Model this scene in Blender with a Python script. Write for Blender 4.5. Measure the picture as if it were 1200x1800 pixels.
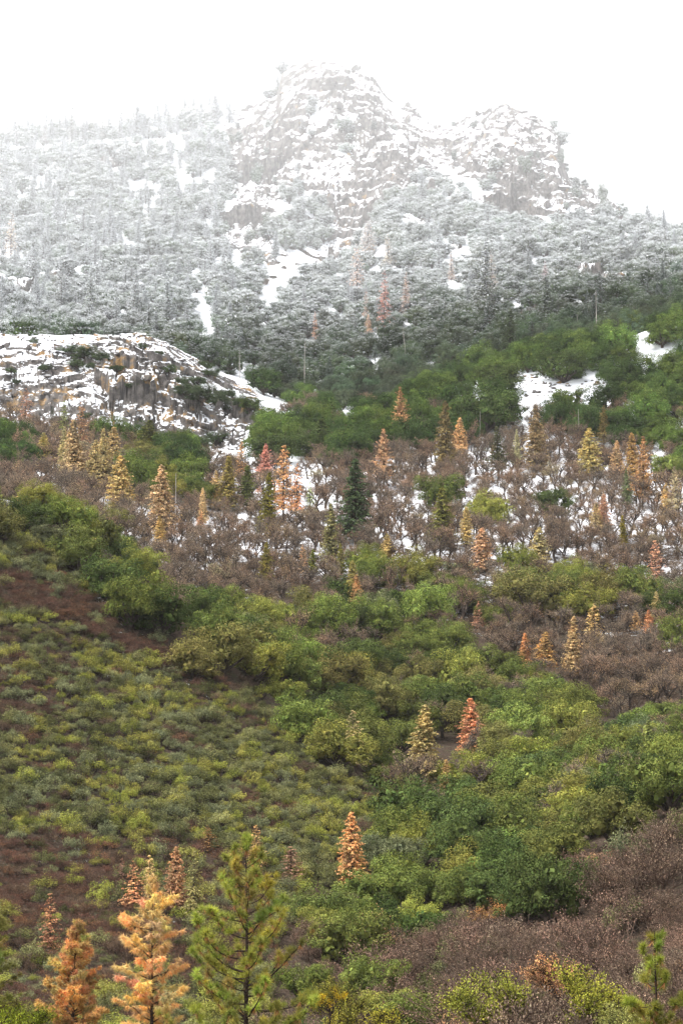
import bpy, bmesh, math, random
import numpy as np
from mathutils import Vector, Matrix

# ------------------------------------------------------------------ scene, camera, sky, sun, exposure
for o in list(bpy.data.objects):
    bpy.data.objects.remove(o)
SC = bpy.context.scene
COL = SC.collection
PITCH = math.radians(9.0)
F = 4234.0                      # focal length in pixels of the 1200x1800 frame
cam = bpy.data.cameras.new('camera')
cam.sensor_fit = 'VERTICAL'; cam.sensor_height = 36.0; cam.lens = F / 1800.0 * 36.0
cam.clip_start = 0.5; cam.clip_end = 20000
camo = bpy.data.objects.new('camera', cam); COL.objects.link(camo)
camo.location = (0, 0, 0); camo.rotation_euler = (math.pi / 2 + PITCH, 0, 0)
SC.camera = camo

SUN_EL, SUN_AZ = math.radians(64), math.radians(248)     # azimuth from +Y clockwise: high up, to the camera's left
wd = bpy.data.worlds.new('World'); SC.world = wd; wd.use_nodes = True
nt = wd.node_tree; bg = nt.nodes['Background']
sky = nt.nodes.new('ShaderNodeTexSky'); sky.sky_type = 'NISHITA'; sky.sun_disc = False
sky.sun_elevation = SUN_EL; sky.sun_rotation = SUN_AZ
sky.air_density = 1.0; sky.dust_density = 4.0; sky.ozone_density = 0.5
hs = nt.nodes.new('ShaderNodeHueSaturation'); hs.inputs['Saturation'].default_value = 0.12   # overcast: grey-white sky
nt.links.new(sky.outputs[0], hs.inputs['Color']); nt.links.new(hs.outputs[0], bg.inputs[0])
bg.inputs[1].default_value = 0.12
sl = bpy.data.lights.new('sun', 'SUN'); sl.energy = 1.5; sl.angle = math.radians(14); sl.color = (1, .97, .92)
so = bpy.data.objects.new('sun', sl); COL.objects.link(so)
sd = Vector((math.sin(SUN_AZ) * math.cos(SUN_EL), math.cos(SUN_AZ) * math.cos(SUN_EL), math.sin(SUN_EL)))
so.rotation_euler = sd.to_track_quat('Z', 'Y').to_euler(); so.location = (0, -100, 300)
vs = SC.view_settings
vs.view_transform = 'Standard'; vs.look = 'None'; vs.exposure = 1.58; vs.gamma = 1.0; vs.use_curve_mapping = False
SC.render.engine = 'CYCLES'
cy = SC.cycles
cy.max_bounces = 6; cy.diffuse_bounces = 3; cy.glossy_bounces = 1; cy.transmission_bounces = 3
cy.transparent_max_bounces = 4; cy.volume_bounces = 3; cy.use_denoising = True; cy.denoiser = 'OPENIMAGEDENOISE'; cy.denoising_prefilter = 'ACCURATE'
cy.sample_clamp_indirect = 6.0

# ------------------------------------------------------------------ numpy helpers
R0 = np.random.default_rng(11)
_perm = R0.permutation(256); _perm = np.concatenate([_perm, _perm, _perm])
_g3 = R0.normal(size=(256, 3)); _g3 /= np.linalg.norm(_g3, axis=1)[:, None]

def perlin(x, y, z=0.0):
    x, y, z = np.broadcast_arrays(np.asarray(x, float), np.asarray(y, float), np.asarray(z, float))
    xi, yi, zi = np.floor(x).astype(int), np.floor(y).astype(int), np.floor(z).astype(int)
    xf, yf, zf = x - xi, y - yi, z - zi
    u, v, w = [a * a * a * (a * (a * 6 - 15) + 10) for a in (xf, yf, zf)]
    def g(dx, dy, dz):
        h = _perm[_perm[_perm[(xi + dx) & 255] + ((yi + dy) & 255)] + ((zi + dz) & 255)]
        gr = _g3[h]
        return gr[..., 0] * (xf - dx) + gr[..., 1] * (yf - dy) + gr[..., 2] * (zf - dz)
    def lp(a, b, t): return a + (b - a) * t
    return lp(lp(lp(g(0,0,0), g(1,0,0), u), lp(g(0,1,0), g(1,1,0), u), v),
              lp(lp(g(0,0,1), g(1,0,1), u), lp(g(0,1,1), g(1,1,1), u), v), w) * 1.5

def fbm(x, y, z=0.0, oct=4, ridged=False):
    s, a, tot = 0.0, 1.0, 0.0
    for k in range(oct):
        n = perlin(np.asarray(x) * 2**k + 17.3*k, np.asarray(y) * 2**k + 5.1*k, np.asarray(z) * 2**k)
        s = s + a * ((1 - 2*np.abs(n)) if ridged else n); tot += a; a *= .5
    return s / tot

def sstep(a, b, x):
    t = np.clip((np.asarray(x, float) - a) / (b - a), 0, 1); return t * t * (3 - 2 * t)

def pchip(xk, yk, x):
    xk = np.asarray(xk, float); yk = np.asarray(yk, float)
    h = np.diff(xk); d = np.diff(yk) / h
    m = np.zeros_like(yk); m[0], m[-1] = d[0], d[-1]
    same = d[:-1] * d[1:] > 0
    w1, w2 = 2*h[1:] + h[:-1], h[1:] + 2*h[:-1]
    with np.errstate(divide='ignore', invalid='ignore'):
        mm = (w1 + w2) / (w1 / d[:-1] + w2 / d[1:])
    m[1:-1] = np.where(same, mm, 0)
    x = np.clip(x, xk[0], xk[-1])
    i = np.clip(np.searchsorted(xk, x) - 1, 0, len(h) - 1)
    t = (x - xk[i]) / h[i]
    return ((1+2*t)*(1-t)**2*yk[i] + t*(1-t)**2*h[i]*m[i] + t*t*(3-2*t)*yk[i+1] + t*t*(t-1)*h[i]*m[i+1])

def in_poly(px, py, poly):
    px, py = np.asarray(px, float), np.asarray(py, float)
    r = np.zeros(np.broadcast(px, py).shape, bool); n = len(poly)
    for i in range(n):
        x0, y0 = poly[i]; x1, y1 = poly[(i + 1) % n]
        if y0 == y1: continue
        c = ((y0 > py) != (y1 > py)) & (px < (x1 - x0) * (py - y0) / (y1 - y0) + x0)
        r ^= c
    return r

# ------------------------------------------------------------------ the lie of the land
CP, SP = math.cos(PITCH), math.sin(PITCH)
def t_of(py): return np.tan(PITCH + np.arctan((900.0 - np.asarray(py, float)) / F))
def py_of(t): return 900.0 - F * (np.asarray(t) * CP - SP) / (CP + np.asarray(t) * SP)
def u_of(px, t): return (np.asarray(px, float) - 600.0) / F * (CP + t * SP)
def px_of(u, t): return 600.0 + F * np.asarray(u) / (CP + np.asarray(t) * SP)

NEAR = [(60, 2090), (150, 2130)]
PROF = {   # slope profiles: column of the survey -> (distance, height line)
 -500: [(215,1990),(250,1800),(300,1540),(350,1290),(400,1050),(450,860),(490,780),(540,800),(600,820),(650,815),(690,790),(770,760),(850,735),(882,720),(896,680),(912,630),(940,590),(990,575),(1040,590),(1150,585),(1250,530),(1400,430),(1550,350),(1700,290),(1790,270),(1900,300)],
 0:    [(215,2000),(250,1840),(300,1600),(350,1350),(400,1120),(450,930),(480,874),(530,900),(590,910),(640,885),(680,850),(760,800),(850,752),(882,733),(895,690),(910,640),(940,600),(990,588),(1040,600),(1150,592),(1250,540),(1400,440),(1550,350),(1700,275),(1780,248),(1900,280)],
 250:  [(215,2000),(250,1850),(300,1630),(350,1420),(400,1220),(440,1070),(465,1008),(510,1040),(570,1050),(620,1000),(680,930),(750,860),(850,790),(882,765),(894,715),(905,665),(930,632),(980,594),(1040,606),(1150,596),(1250,530),(1400,435),(1550,340),(1700,260),(1790,228),(1900,260)],
 420:  [(215,2000),(250,1860),(300,1660),(350,1460),(400,1290),(440,1170),(480,1180),(520,1160),(580,1110),(650,1020),(750,890),(850,800),(886,772),(897,745),(920,715),(950,690),(1000,684),(1100,660),(1250,560),(1400,460),(1550,350),(1700,240),(1780,190),(1900,240)],
 600:  [(215,2000),(250,1870),(300,1690),(340,1550),(380,1440),(415,1345),(440,1325),(500,1230),(580,1110),(650,1010),(750,880),(850,790),(920,740),(960,728),(1020,734),(1080,715),(1200,620),(1350,510),(1480,440),(1520,400),(1570,300),(1620,200),(1680,120),(1760,125),(1900,220)],
 700:  [(215,1990),(250,1860),(300,1700),(340,1570),(380,1465),(430,1390),(480,1320),(530,1240),(600,1110),(660,1010),(750,880),(850,785),(920,718),(960,704),(1010,716),(1080,690),(1200,590),(1350,480),(1480,375),(1600,270),(1690,185),(1800,215)],
 900:  [(200,1900),(230,1790),(270,1650),(295,1590),(320,1585),(360,1520),(420,1420),(480,1335),(540,1230),(600,1120),(660,1020),(750,900),(850,780),(930,680),(970,655),(1010,667),(1080,650),(1200,560),(1350,450),(1500,350),(1560,290),(1620,215),(1650,195),(1800,240)],
 1050: [(200,1880),(230,1750),(265,1590),(300,1465),(330,1458),(370,1425),(430,1370),(500,1300),(560,1200),(610,1110),(670,1020),(760,890),(850,780),(920,680),(970,612),(1010,622),(1080,600),(1200,540),(1350,455),(1500,380),(1570,352),(1700,380)],
 1200: [(200,1850),(230,1710),(265,1540),(295,1425),(330,1428),(380,1390),(440,1320),(510,1240),(570,1160),(620,1080),(680,1000),(770,860),(850,760),(920,650),(970,566),(1010,578),(1080,570),(1200,520),(1350,470),(1500,430),(1600,440)],
 1700: [(200,1780),(230,1600),(265,1420),(295,1310),(330,1300),(380,1270),(440,1200),(510,1130),(570,1060),(620,980),(680,900),(770,780),(850,680),(920,580),(970,500),(1010,510),(1080,515),(1200,520),(1350,540),(1500,560),(1600,570)],
}
SKYLINE = [(-500,275),(0,250),(100,244),(200,237),(300,228),(380,205),(440,190),(478,183),(488,175),(495,140),(510,128),(545,113),(575,113),(605,120),(640,143),(660,155),(685,180),(720,197),(742,212),(760,225),(790,232),(815,222),(840,213),(862,203),(890,197),(915,203),(940,217),(965,228),(982,246),(986,285),(1000,322),(1030,340),(1060,356),(1110,388),(1135,408),(1200,424),(1700,560)]
UG = np.linspace(-.42, .42, 841)
YG = np.arange(0, 2602, 2.0)
def _build():
    cols = sorted(PROF); tc = []; uc = []
    for c in cols:
        k = PROF[c]; Yk = [0, 8] + [a for a, b in NEAR] + [a for a, b in k]
        zk = [-1.8, -1.8] + [a * float(t_of(b)) for a, b in NEAR] + [a * float(t_of(b)) for a, b in k]
        Yk += [2200, 2700]; zk += [zk[-1] - 160, zk[-1] - 420]
        z = pchip(Yk, zk, YG)
        t = z / np.maximum(YG, 1); tc.append(t); uc.append(u_of(c, t))
    tc, uc = np.array(tc), np.array(uc)
    Z = np.zeros((len(YG), len(UG)))
    for i in range(len(YG)):
        tt = t_of(1900) if YG[i] < 8 else None
        Z[i] = pchip(uc[:, i] if YG[i] >= 8 else (np.array(cols) - 600) / F, tc[:, i], UG) * max(YG[i], 1)
    # fine skyline near the summit, smooth further down
    sx = np.array([a for a, b in SKYLINE], float); sy = np.array([b for a, b in SKYLINE], float)
    far = (YG >= 1150)
    T = Z / np.maximum(YG, 1)[:, None]
    i0 = np.searchsorted(YG, 1150)
    Tm = T[i0:]; k = Tm.argmax(0); tmax = Tm.max(0); t0 = T[i0]
    pxs = px_of(UG, tmax)
    fine = t_of(np.interp(pxs, sx, sy))
    ker = np.hanning(61); ker /= ker.sum()
    smooth = np.convolve(np.pad(fine, 30, mode='edge'), ker, mode='valid')
    Ysky = YG[i0:][k]
    Yr = YG[i0:, None]
    w = sstep(-170, -30, Yr - Ysky[None, :])
    target = smooth[None] * (1 - w) + fine[None] * w
    Tn = t0[None] + (Tm - t0[None]) * (target - t0[None]) / np.maximum(tmax - t0, .01)[None]
    Z[i0:] = Tn * YG[i0:, None]
    return Z
ZT = _build()

def zbase(x, y):
    x, y = np.asarray(x, float), np.asarray(y, float)
    u = np.clip(x / np.maximum(y, 6), UG[0], UG[-1] - 1e-6)
    fi = np.clip(y / 2.0, 0, len(YG) - 1.001); fj = (u - UG[0]) / (UG[1] - UG[0])
    i, j = fi.astype(int), fj.astype(int); a, b = fi - i, fj - j
    return (ZT[i, j]*(1-a)*(1-b) + ZT[i+1, j]*a*(1-b) + ZT[i, j+1]*(1-a)*b + ZT[i+1, j+1]*a*b)

PEAK = [(470,215),(488,170),(500,125),(550,95),(650,120),(760,200),(775,290),(720,330),(660,370),(640,440),(590,470),(540,480),(455,480),(395,440),(405,370),(440,310)]
KNOB = [(745,215),(830,200),(890,180),(960,200),(1005,290),(1070,340),(1150,400),(1060,400),(960,385),(880,385),(830,340),(770,300)]
CLIFF = [(-560,560),(0,580),(340,592),(400,640),(450,690),(455,745),(420,785),(330,785),(200,770),(0,745),(-560,730)]
MIDROCK = [(590,615),(620,600),(660,605),(690,640),(640,690),(600,680)]
LEFTROCK = [(400,190),(490,175),(480,260),(430,330),(395,300)]

SLABS = [[(455,400),(500,330),(550,320),(590,400),(570,470),(480,480)], [(525,190),(565,170),(575,245),(530,270),(505,240)], [(650,165),(700,190),(745,240),(700,225)], [(745,255),(800,285),(870,375),(800,345)], [(590,215),(625,225),(620,300),(590,290)], [(850,300),(890,320),(880,350),(845,340)], [(960,250),(980,250),(975,300),(950,290)]]
def soft_poly(px, py, poly, r=14):
    s = np.zeros(np.shape(px))
    for a in range(6):
        s = s + in_poly(px + r*math.cos(a*1.047), py + r*math.sin(a*1.047), poly)
    return (s + in_poly(px, py, poly)) / 7.0

def cells(x, y, sx, sy, seed):
    """jittered cells: two random numbers per cell and the distance to the border between cells"""
    gx, gy = x / sx, y / sy; ix, iy = np.floor(gx).astype(int), np.floor(gy).astype(int)
    d1 = np.full(gx.shape, 9.0); d2 = np.full(gx.shape, 9.0); h1 = np.zeros(gx.shape, int)
    for dx in (-1, 0, 1):
        for dy in (-1, 0, 1):
            h = _perm[_perm[_perm[(ix + dx + seed) & 255] + ((iy + dy) & 255)] + seed % 97]
            d = np.hypot(ix + dx + (.1 + .8 * _r1[h]) - gx, iy + dy + (.1 + .8 * _r2[h]) - gy)
            near = d < d1
            d2 = np.where(near, d1, np.minimum(d2, d)); h1 = np.where(near, h, h1); d1 = np.where(near, d, d1)
    return _r3[h1], _r4[h1], d2 - d1
_r1, _r2, _r3, _r4 = R0.random((4, 256))

def ledges(z, q, h, lo=.4, hi=.75):
    f = q / h; fl = np.floor(f); st = sstep(lo, hi, f - fl)
    return z + (fl + st) * h - q

def crag(x, y, z, m, low=1.0):
    """mountain crags: big buttresses, offset blocks, broken ledges, some smooth snowy slabs"""
    wx, wy = 16 * fbm(x / 34, y / 34, 4.4, 4), 16 * fbm(x / 34, y / 34, 8.4, 4)
    A, A2, E = cells(x + wx, y + wy, 46, 52, 90)
    a, a2, e1 = cells(x + wx * .8, y + wy * .8, 17, 22, 3); b, b2, e2 = cells(x + wx * .5 + .3 * z, y + wy * .5, 6.5, 8, 40)
    rough = sstep(-.28, .2, fbm(x / 45, y / 45, 6.1, 3))
    z1 = z + 24 * low * (A - .5) + (1 + 7 * rough) * (.4 + .6 * low) * (a - .5) + 2.5 * rough * (b - .5) + 9 * low * fbm(x / 42, y / 42, 2.0, 5) + 3.2 * (fbm(x / 11 + .02 * z, y / 26, 1.7, 4, True) - .4)
    st = sstep(-.2, .25, fbm(x / 60, y / 60, 15.0, 3))
    q = z1 + 14 * A2 + 5 * a2 + (A - .5) * .5 * x + 7 * fbm(x / 20, y / 20, z / 20, 4)
    z2 = z1 + (.15 + .6 * st) * (ledges(z1, q, 9.5, .35, .8) - z1)
    q = z2 + 5 * b2 + (a - .5) * .5 * x + 2.5 * fbm(x / 6, y / 6, z / 6, 3)
    z3 = z2 + .3 * (.2 + .8 * st) * (ledges(z2, q, 2.7, .35, .8) - z2)
    z3 = z3 + .8 * fbm(x / 3.4, y / 3.4, z / 3.4, 4) - 2.0 * rough * (1 - sstep(0, .07, e1))
    return z + m * (z3 - z)

def columns(x, y, z, m, px):
    """the cliff band: upright columns and slabs at right, gentler snowy slabs at left"""
    st = sstep(130, 215, px + 40 * fbm(x / 18, y / 18, 1.1, 2)); wx, wy = 7 * fbm(x / 15, y / 15, 4.4, 4), 7 * fbm(x / 15, y / 15, 8.4, 4)
    calm = (1 - .8 * sstep(918, 945, y)) * (.45 + .55 * st); st = st * (1 - .8 * sstep(918, 945, y)); m = m * (.55 + .45 * np.maximum(st, .0)) 
    xs = x + .3 * z
    A, A2, E = cells(xs + wx, y + wy, 19, 30, 61); a, a2, e1 = cells(xs + wx, y + wy, 7.5, 13, 7); b, b2, e2 = cells(xs + wx * .6, y + wy * .6, 2.8, 4.5, 21)
    z1 = z + (.3 + .7 * st) * (13 * (A - .5) + 7 * (a - .5) + 2.6 * (b - .5)) + (1.5 + 3.5 * calm) * fbm(x / 18, y / 18, 6.0, 5)
    q = z1 + 9 * A2 + 3 * a2 + (A - .5) * .6 * x + 4 * fbm(x / 12, y / 12, z / 12, 3)
    w = sstep(-.25, .25, fbm(x / 22, y / 22, 3.3, 3))
    z2 = z1 + (.75 - .45 * st) * (.35 + .65 * w) * (ledges(z1, q, 6.0, .4, .75) - z1)
    q = z2 + 3 * b2 + (a - .5) * .4 * x + 1.5 * fbm(x / 4, y / 4, z / 4, 3)
    z3 = z2 + .5 * (.3 + .7 * w) * (ledges(z2, q, 1.7) - z2)
    z3 = z3 - 2.6 * (1 - sstep(0, .09, e1)) * st + .4 * fbm(x / 2.0, y / 2.0, z / 2.0, 4)
    return z + m * (z3 - z)

def zfun(x, y):
    """height of the land; rock areas are broken into blocks, ledges and joints"""
    shp = np.shape(x); x, y = np.ravel(np.asarray(x, float)), np.ravel(np.asarray(y, float))
    z = zbase(x, y)
    y1 = np.maximum(y, 6); t = z / y1; px = px_of(x / y1, t); py = py_of(t)
    amp = np.interp(y, [0, 60, 200, 300, 600, 1000, 1200, 1500, 1800], [.2, .6, 1.0, 1.2, 2.0, 2.0, 4.0, 6.0, 4.0])
    z = z + amp * fbm(x / 45.0, y / 45.0, 3.1, 3)
    k = np.nonzero(y > 1120)[0]
    z[k] += sstep(1120, 1250, y[k]) * 7.0 * (fbm(x[k] / 120.0, y[k] / 160.0, 7.7, 3, True) - .35)
    m = np.zeros_like(z)
    k = np.nonzero((py < 760) & (px > -700) & (px < 1250) & (y > 850))[0]
    wx, wy = 34 * fbm(x[k] / 40, y[k] / 40, 1.0, 3), 34 * fbm(x[k] / 40, y[k] / 40, 9.0, 3)
    mk = np.zeros(len(k))
    for poly, w in ((PEAK, 1), (KNOB, 1), (LEFTROCK, 1)):
        mk = np.maximum(mk, w * soft_poly(px[k] + wx, py[k] + wy, poly))
    for poly in SLABS: mk = mk * (1 - .85 * soft_poly(px[k] + .5 * wx, py[k] + .5 * wy, poly))
    spots = sstep(.22, .36, fbm(x[k] / 55, y[k] / 55, 12.0, 3)) * (py[k] < 560) * .9
    m[k] = np.maximum(mk, spots) * (y[k] > 1090)
    k = np.nonzero(m > .01)[0]
    if len(k): z[k] = crag(x[k], y[k], z[k], m[k], .2 + .8 * sstep(8, 90, py[k] - np.interp(px[k], [a for a, b in SKYLINE], [b for a, b in SKYLINE])))   # the skyline keeps its surveyed shape
    c = np.zeros_like(z)
    k = np.nonzero((y > 850) & (y < 1040) & (px < 520) & (px > -700))[0]
    if len(k):
        w = 12 * fbm(x[k] / 40, y[k] / 40, 1.0, 2)
        c[k] = soft_poly(px[k] + w, py[k] + w, CLIFF, 8)
        k = np.nonzero(c > .01)[0]
        if len(k): z[k] = columns(x[k], y[k], z[k], c[k], px[k])
    return z.reshape(shp), np.maximum(m, c).reshape(shp)

# sight lines: where does the ray through a picture point meet the land
_us = np.linspace(-.2, .2, 401); _ys = np.arange(20, 1900, 2.5)
_X = _us[None, :] * _ys[:, None]
ZS = zfun(_X, np.broadcast_to(_ys[:, None], _X.shape))[0]
TS = ZS / _ys[:, None]; HZ = np.maximum.accumulate(TS, axis=0)
def hit(px, py):
    t = float(t_of(py)); u = float(u_of(px, t)); j = int(np.clip(round((u + .2) / .001), 0, 400))
    col = TS[:, j]; i0 = 60
    w = np.nonzero(col[i0:] >= t)[0]
    i = i0 + w[0] if len(w) else int(col.argmax())
    y = float(_ys[i]); x = u * y
    return x, y, float(zfun(np.array([x]), np.array([y]))[0][0])
def horizon_t(x, y):
    u = np.asarray(x) / np.asarray(y); j = np.clip(np.round((u + .2) / .001).astype(int), 0, 400)
    i = np.clip(((np.asarray(y) - 20) / 2.5).astype(int) - 2, 0, len(_ys) - 1)
    return HZ[i, j]

# ------------------------------------------------------------------ object helpers
def link(o, parent=None):
    COL.objects.link(o)
    if parent is not None: o.parent = parent
    return o
def tag(o, label=None, cat=None, group=None, kind=None):
    if label: o['label'] = label
    if cat: o['category'] = cat
    if group: o['group'] = group
    if kind: o['kind'] = kind
    return o
def mesh_from(name, V, Fc, mats, midx=None, smooth=False):
    """V (n,3), Fc list of arrays of faces (each m x 3 or m x 4)"""
    me = bpy.data.meshes.new(name)
    Fs = [np.asarray(f, np.int32) for f in (Fc if isinstance(Fc, list) else [Fc]) if len(f)]
    V = np.asarray(V, np.float32)
    me.vertices.add(len(V)); me.vertices.foreach_set('co', V.ravel())
    idx = np.concatenate([f.ravel() for f in Fs])
    tot = np.concatenate([np.full(len(f), f.shape[1], np.int32) for f in Fs])
    st = np.concatenate([[0], np.cumsum(tot)[:-1]]).astype(np.int32)
    me.loops.add(len(idx)); me.loops.foreach_set('vertex_index', idx.astype(np.int32))
    me.polygons.add(len(tot)); me.polygons.foreach_set('loop_start', st); me.polygons.foreach_set('loop_total', tot)
    if midx is not None:
        me.polygons.foreach_set('material_index', np.concatenate([np.full(len(f), k, np.int32) for f, k in zip(Fs, midx)]))
    me.polygons.foreach_set('use_smooth', np.full(len(tot), smooth))
    me.update(calc_edges=True)
    for m in (mats if isinstance(mats, (list, tuple)) else [mats]): me.materials.append(m)
    return me

class MB:
    """collects tubes, leaf cards and lumps, by material slot"""
    def __init__(s): s.V = []; s.n = 0; s.F = {}
    def add(s, V, Fc, slot=0):
        V = np.asarray(V, float); Fc = np.asarray(Fc, int) + s.n
        s.V.append(V); s.n += len(V); s.F.setdefault((slot, Fc.shape[1]), []).append(Fc)
    def tube(s, pts, rad, sides=4, slot=0):
        pts = np.asarray(pts, float); n = len(pts); rad = np.broadcast_to(rad, (n,))
        d = np.gradient(pts, axis=0); d /= np.linalg.norm(d, axis=1)[:, None] + 1e-9
        ref = np.array([.31, .87, .2]); a = np.cross(d, ref); a /= np.linalg.norm(a, axis=1)[:, None] + 1e-9
        b = np.cross(d, a); an = np.arange(sides) * 2 * np.pi / sides
        ring = a[:, None] * np.cos(an)[None, :, None] + b[:, None] * np.sin(an)[None, :, None]
        V = (pts[:, None] + ring * rad[:, None, None]).reshape(-1, 3)
        i = np.arange(n - 1)[:, None] * sides; k = np.arange(sides)[None]; k2 = (k + 1) % sides
        s.add(V, np.stack([i + k, i + k2, i + sides + k2, i + sides + k], -1).reshape(-1, 4), slot)
    def cards(s, C, N, L, W, rng, along=None, slot=0):
        """pointed leaf cards at C facing N; 'along' gives the long direction"""
        C = np.asarray(C, float); n = len(C); N = N / (np.linalg.norm(N, axis=1)[:, None] + 1e-9)
        if along is None: along = rng.normal(size=(n, 3))
        a = along - N * (along * N).sum(1)[:, None]; a /= np.linalg.norm(a, axis=1)[:, None] + 1e-9
        b = np.cross(N, a); L = np.broadcast_to(L, (n,))[:, None]; W = np.broadcast_to(W, (n,))[:, None]
        V = np.stack([C - a*L*.5, C + b*W*.5 - a*L*.06, C + a*L*.5, C - b*W*.5 - a*L*.06], 1).reshape(-1, 3)
        s.add(V, np.arange(4*n).reshape(n, 4), slot)
    def needles(s, B, D, L, W, rng, slot=0):
        B = np.asarray(B, float); n = len(B); D = D / (np.linalg.norm(D, axis=1)[:, None] + 1e-9)
        a = np.cross(D, rng.normal(size=(n, 3))); a /= np.linalg.norm(a, axis=1)[:, None] + 1e-9
        L = np.broadcast_to(L, (n,))[:, None]
        V = np.stack([B - a*W*.5, B + a*W*.5, B + D*L], 1).reshape(-1, 3)
        s.add(V, np.arange(3*n).reshape(n, 3), slot)
    def lump(s, c, r, rng, slot=0):
        v, f = _ICO; d = 1 + .25 * rng.normal(size=len(v))
        s.add(np.asarray(c) + v * d[:, None] * np.asarray(r), f, slot)
    def mesh(s, name, mats, smooth=False):
        ks = sorted(s.F)
        return mesh_from(name, np.concatenate(s.V), [np.concatenate(s.F[k]) for k in ks], mats, [k[0] for k in ks], smooth)
_b = bmesh.new(); bmesh.ops.create_icosphere(_b, subdivisions=1, radius=1.0)
_b.verts.ensure_lookup_table(); _ICO = (np.array([v.co[:] for v in _b.verts]), np.array([[v.index for v in f.verts] for f in _b.faces])); _b.free()

# ------------------------------------------------------------------ materials
def mat(name):
    m = bpy.data.materials.new(name); m.use_nodes = True; t = m.node_tree; t.nodes.clear()
    o = t.nodes.new('ShaderNodeOutputMaterial'); return m, t, o
def node(t, ty, **kw):
    n = t.nodes.new(ty)
    for k, v in kw.items(): setattr(n, k, v)
    return n
def mth(t, op, a, b=None, c=None, clamp=False):
    n = node(t, 'ShaderNodeMath', operation=op, use_clamp=clamp)
    for i, v in enumerate((a, b, c)):
        if v is None: continue
        if isinstance(v, (int, float)): n.inputs[i].default_value = v
        else: t.links.new(v, n.inputs[i])
    return n.outputs[0]
def ramp(t, v, a, b, c=0.0, d=1.0, smooth=True):
    n = node(t, 'ShaderNodeMapRange', interpolation_type='SMOOTHSTEP' if smooth else 'LINEAR')
    t.links.new(v, n.inputs[0])
    for i, q in zip((1, 2, 3, 4), (a, b, c, d)): n.inputs[i].default_value = q
    return n.outputs[0]
def mixc(t, f, a, b, mode='MIX'):
    n = node(t, 'ShaderNodeMix', data_type='RGBA', blend_type=mode)
    for s, v in ((n.inputs[0], f), (n.inputs[6], a), (n.inputs[7], b)):
        if isinstance(v, (int, float)): s.default_value = v
        elif isinstance(v, tuple): s.default_value = (*v, 1)[:4]
        else: t.links.new(v, s)
    return n.outputs[2]
def noise(t, scale, detail=4, rough=.55, vec=None, out=0, dist=0.0):
    n = node(t, 'ShaderNodeTexNoise'); n.inputs['Scale'].default_value = scale; n.inputs['Detail'].default_value = detail
    n.inputs['Roughness'].default_value = rough; n.inputs['Distortion'].default_value = dist
    if vec is not None: t.links.new(vec, n.inputs['Vector'])
    return n.outputs[out]

SNOW = (.86, .88, .92)
def foliage_mat(name, trans=.25, frost=True, lo=.55, hi=1.5, rust=0.0):
    """leaf or needle colour comes from each tree; every leaf varies a little; snow lies on leaves above the snow line"""
    m, t, o = mat(name)
    at = node(t, 'ShaderNodeAttribute', attribute_type='INSTANCER', attribute_name='color')
    g = node(t, 'ShaderNodeNewGeometry')
    rnd = g.outputs['Random Per Island']
    v = ramp(t, rnd, 0, 1, lo, hi, False)
    hsv = node(t, 'ShaderNodeHueSaturation'); t.links.new(at.outputs['Color'], hsv.inputs['Color']); t.links.new(v, hsv.inputs['Value'])
    r2 = mth(t, 'FRACT', mth(t, 'MULTIPLY', rnd, 37.7))
    t.links.new(ramp(t, r2, 0, 1, .478, .522, False), hsv.inputs['Hue'])
    mot = noise(t, .45, 2, .5, g.outputs['Position'])
    col = mixc(t, 1.0, hsv.outputs[0], mixc(t, ramp(t, mot, .3, .7, 0, 1, False), (.56, .60, .58), (1.38, 1.32, 1.08)), 'MULTIPLY')
    if rust:
        r3 = mth(t, 'FRACT', mth(t, 'MULTIPLY', rnd, 91.3))
        col = mixc(t, mth(t, 'LESS_THAN', r3, rust), col, (.42, .17, .05))
    if frost:
        sep = node(t, 'ShaderNodeSeparateXYZ'); t.links.new(g.outputs['Position'], sep.inputs[0])
        sepn = node(t, 'ShaderNodeSeparateXYZ'); t.links.new(g.outputs['True Normal'], sepn.inputs[0])
        zz = mth(t, 'ADD', sep.outputs[2], mth(t, 'MULTIPLY', sep.outputs[0], -.25))
        alt = ramp(t, zz, 212, 350)
        up = mth(t, 'ABSOLUTE', sepn.outputs[2])
        r4 = mth(t, 'FRACT', mth(t, 'MULTIPLY', rnd, 53.9))
        q = mth(t, 'ADD', mth(t, 'MULTIPLY', up, .85), mth(t, 'MULTIPLY', r4, .42))
        fr = ramp(t, mth(t, 'ADD', q, mth(t, 'MULTIPLY', alt, .55)), .98, 1.28)
        fr = mth(t, 'MULTIPLY', fr, ramp(t, alt, .02, .2))
        col = mixc(t, mth(t, 'MULTIPLY', fr, .88), col, SNOW)
    d = node(t, 'ShaderNodeBsdfDiffuse'); t.links.new(col, d.inputs[0])
    tr = node(t, 'ShaderNodeBsdfTranslucent'); t.links.new(col, tr.inputs[0])
    mx = node(t, 'ShaderNodeMixShader'); mx.inputs[0].default_value = trans
    t.links.new(d.outputs[0], mx.inputs[1]); t.links.new(tr.outputs[0], mx.inputs[2]); t.links.new(mx.outputs[0], o.inputs[0])
    return m
def bark_mat(name, c1, c2, sc=3.0, snow=0.0):
    m, t, o = mat(name)
    tc = node(t, 'ShaderNodeTexCoord')
    col = mixc(t, ramp(t, noise(t, sc, 5, .7, tc.outputs['Object']), .35, .65), c1, c2)
    if snow:
        g = node(t, 'ShaderNodeNewGeometry'); s = node(t, 'ShaderNodeSeparateXYZ'); t.links.new(g.outputs['Normal'], s.inputs[0])
        col = mixc(t, ramp(t, s.outputs[2], .35, .7, 0, snow), col, SNOW)
    d = node(t, 'ShaderNodeBsdfDiffuse'); t.links.new(col, d.inputs[0]); t.links.new(d.outputs[0], o.inputs[0])
    return m
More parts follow.
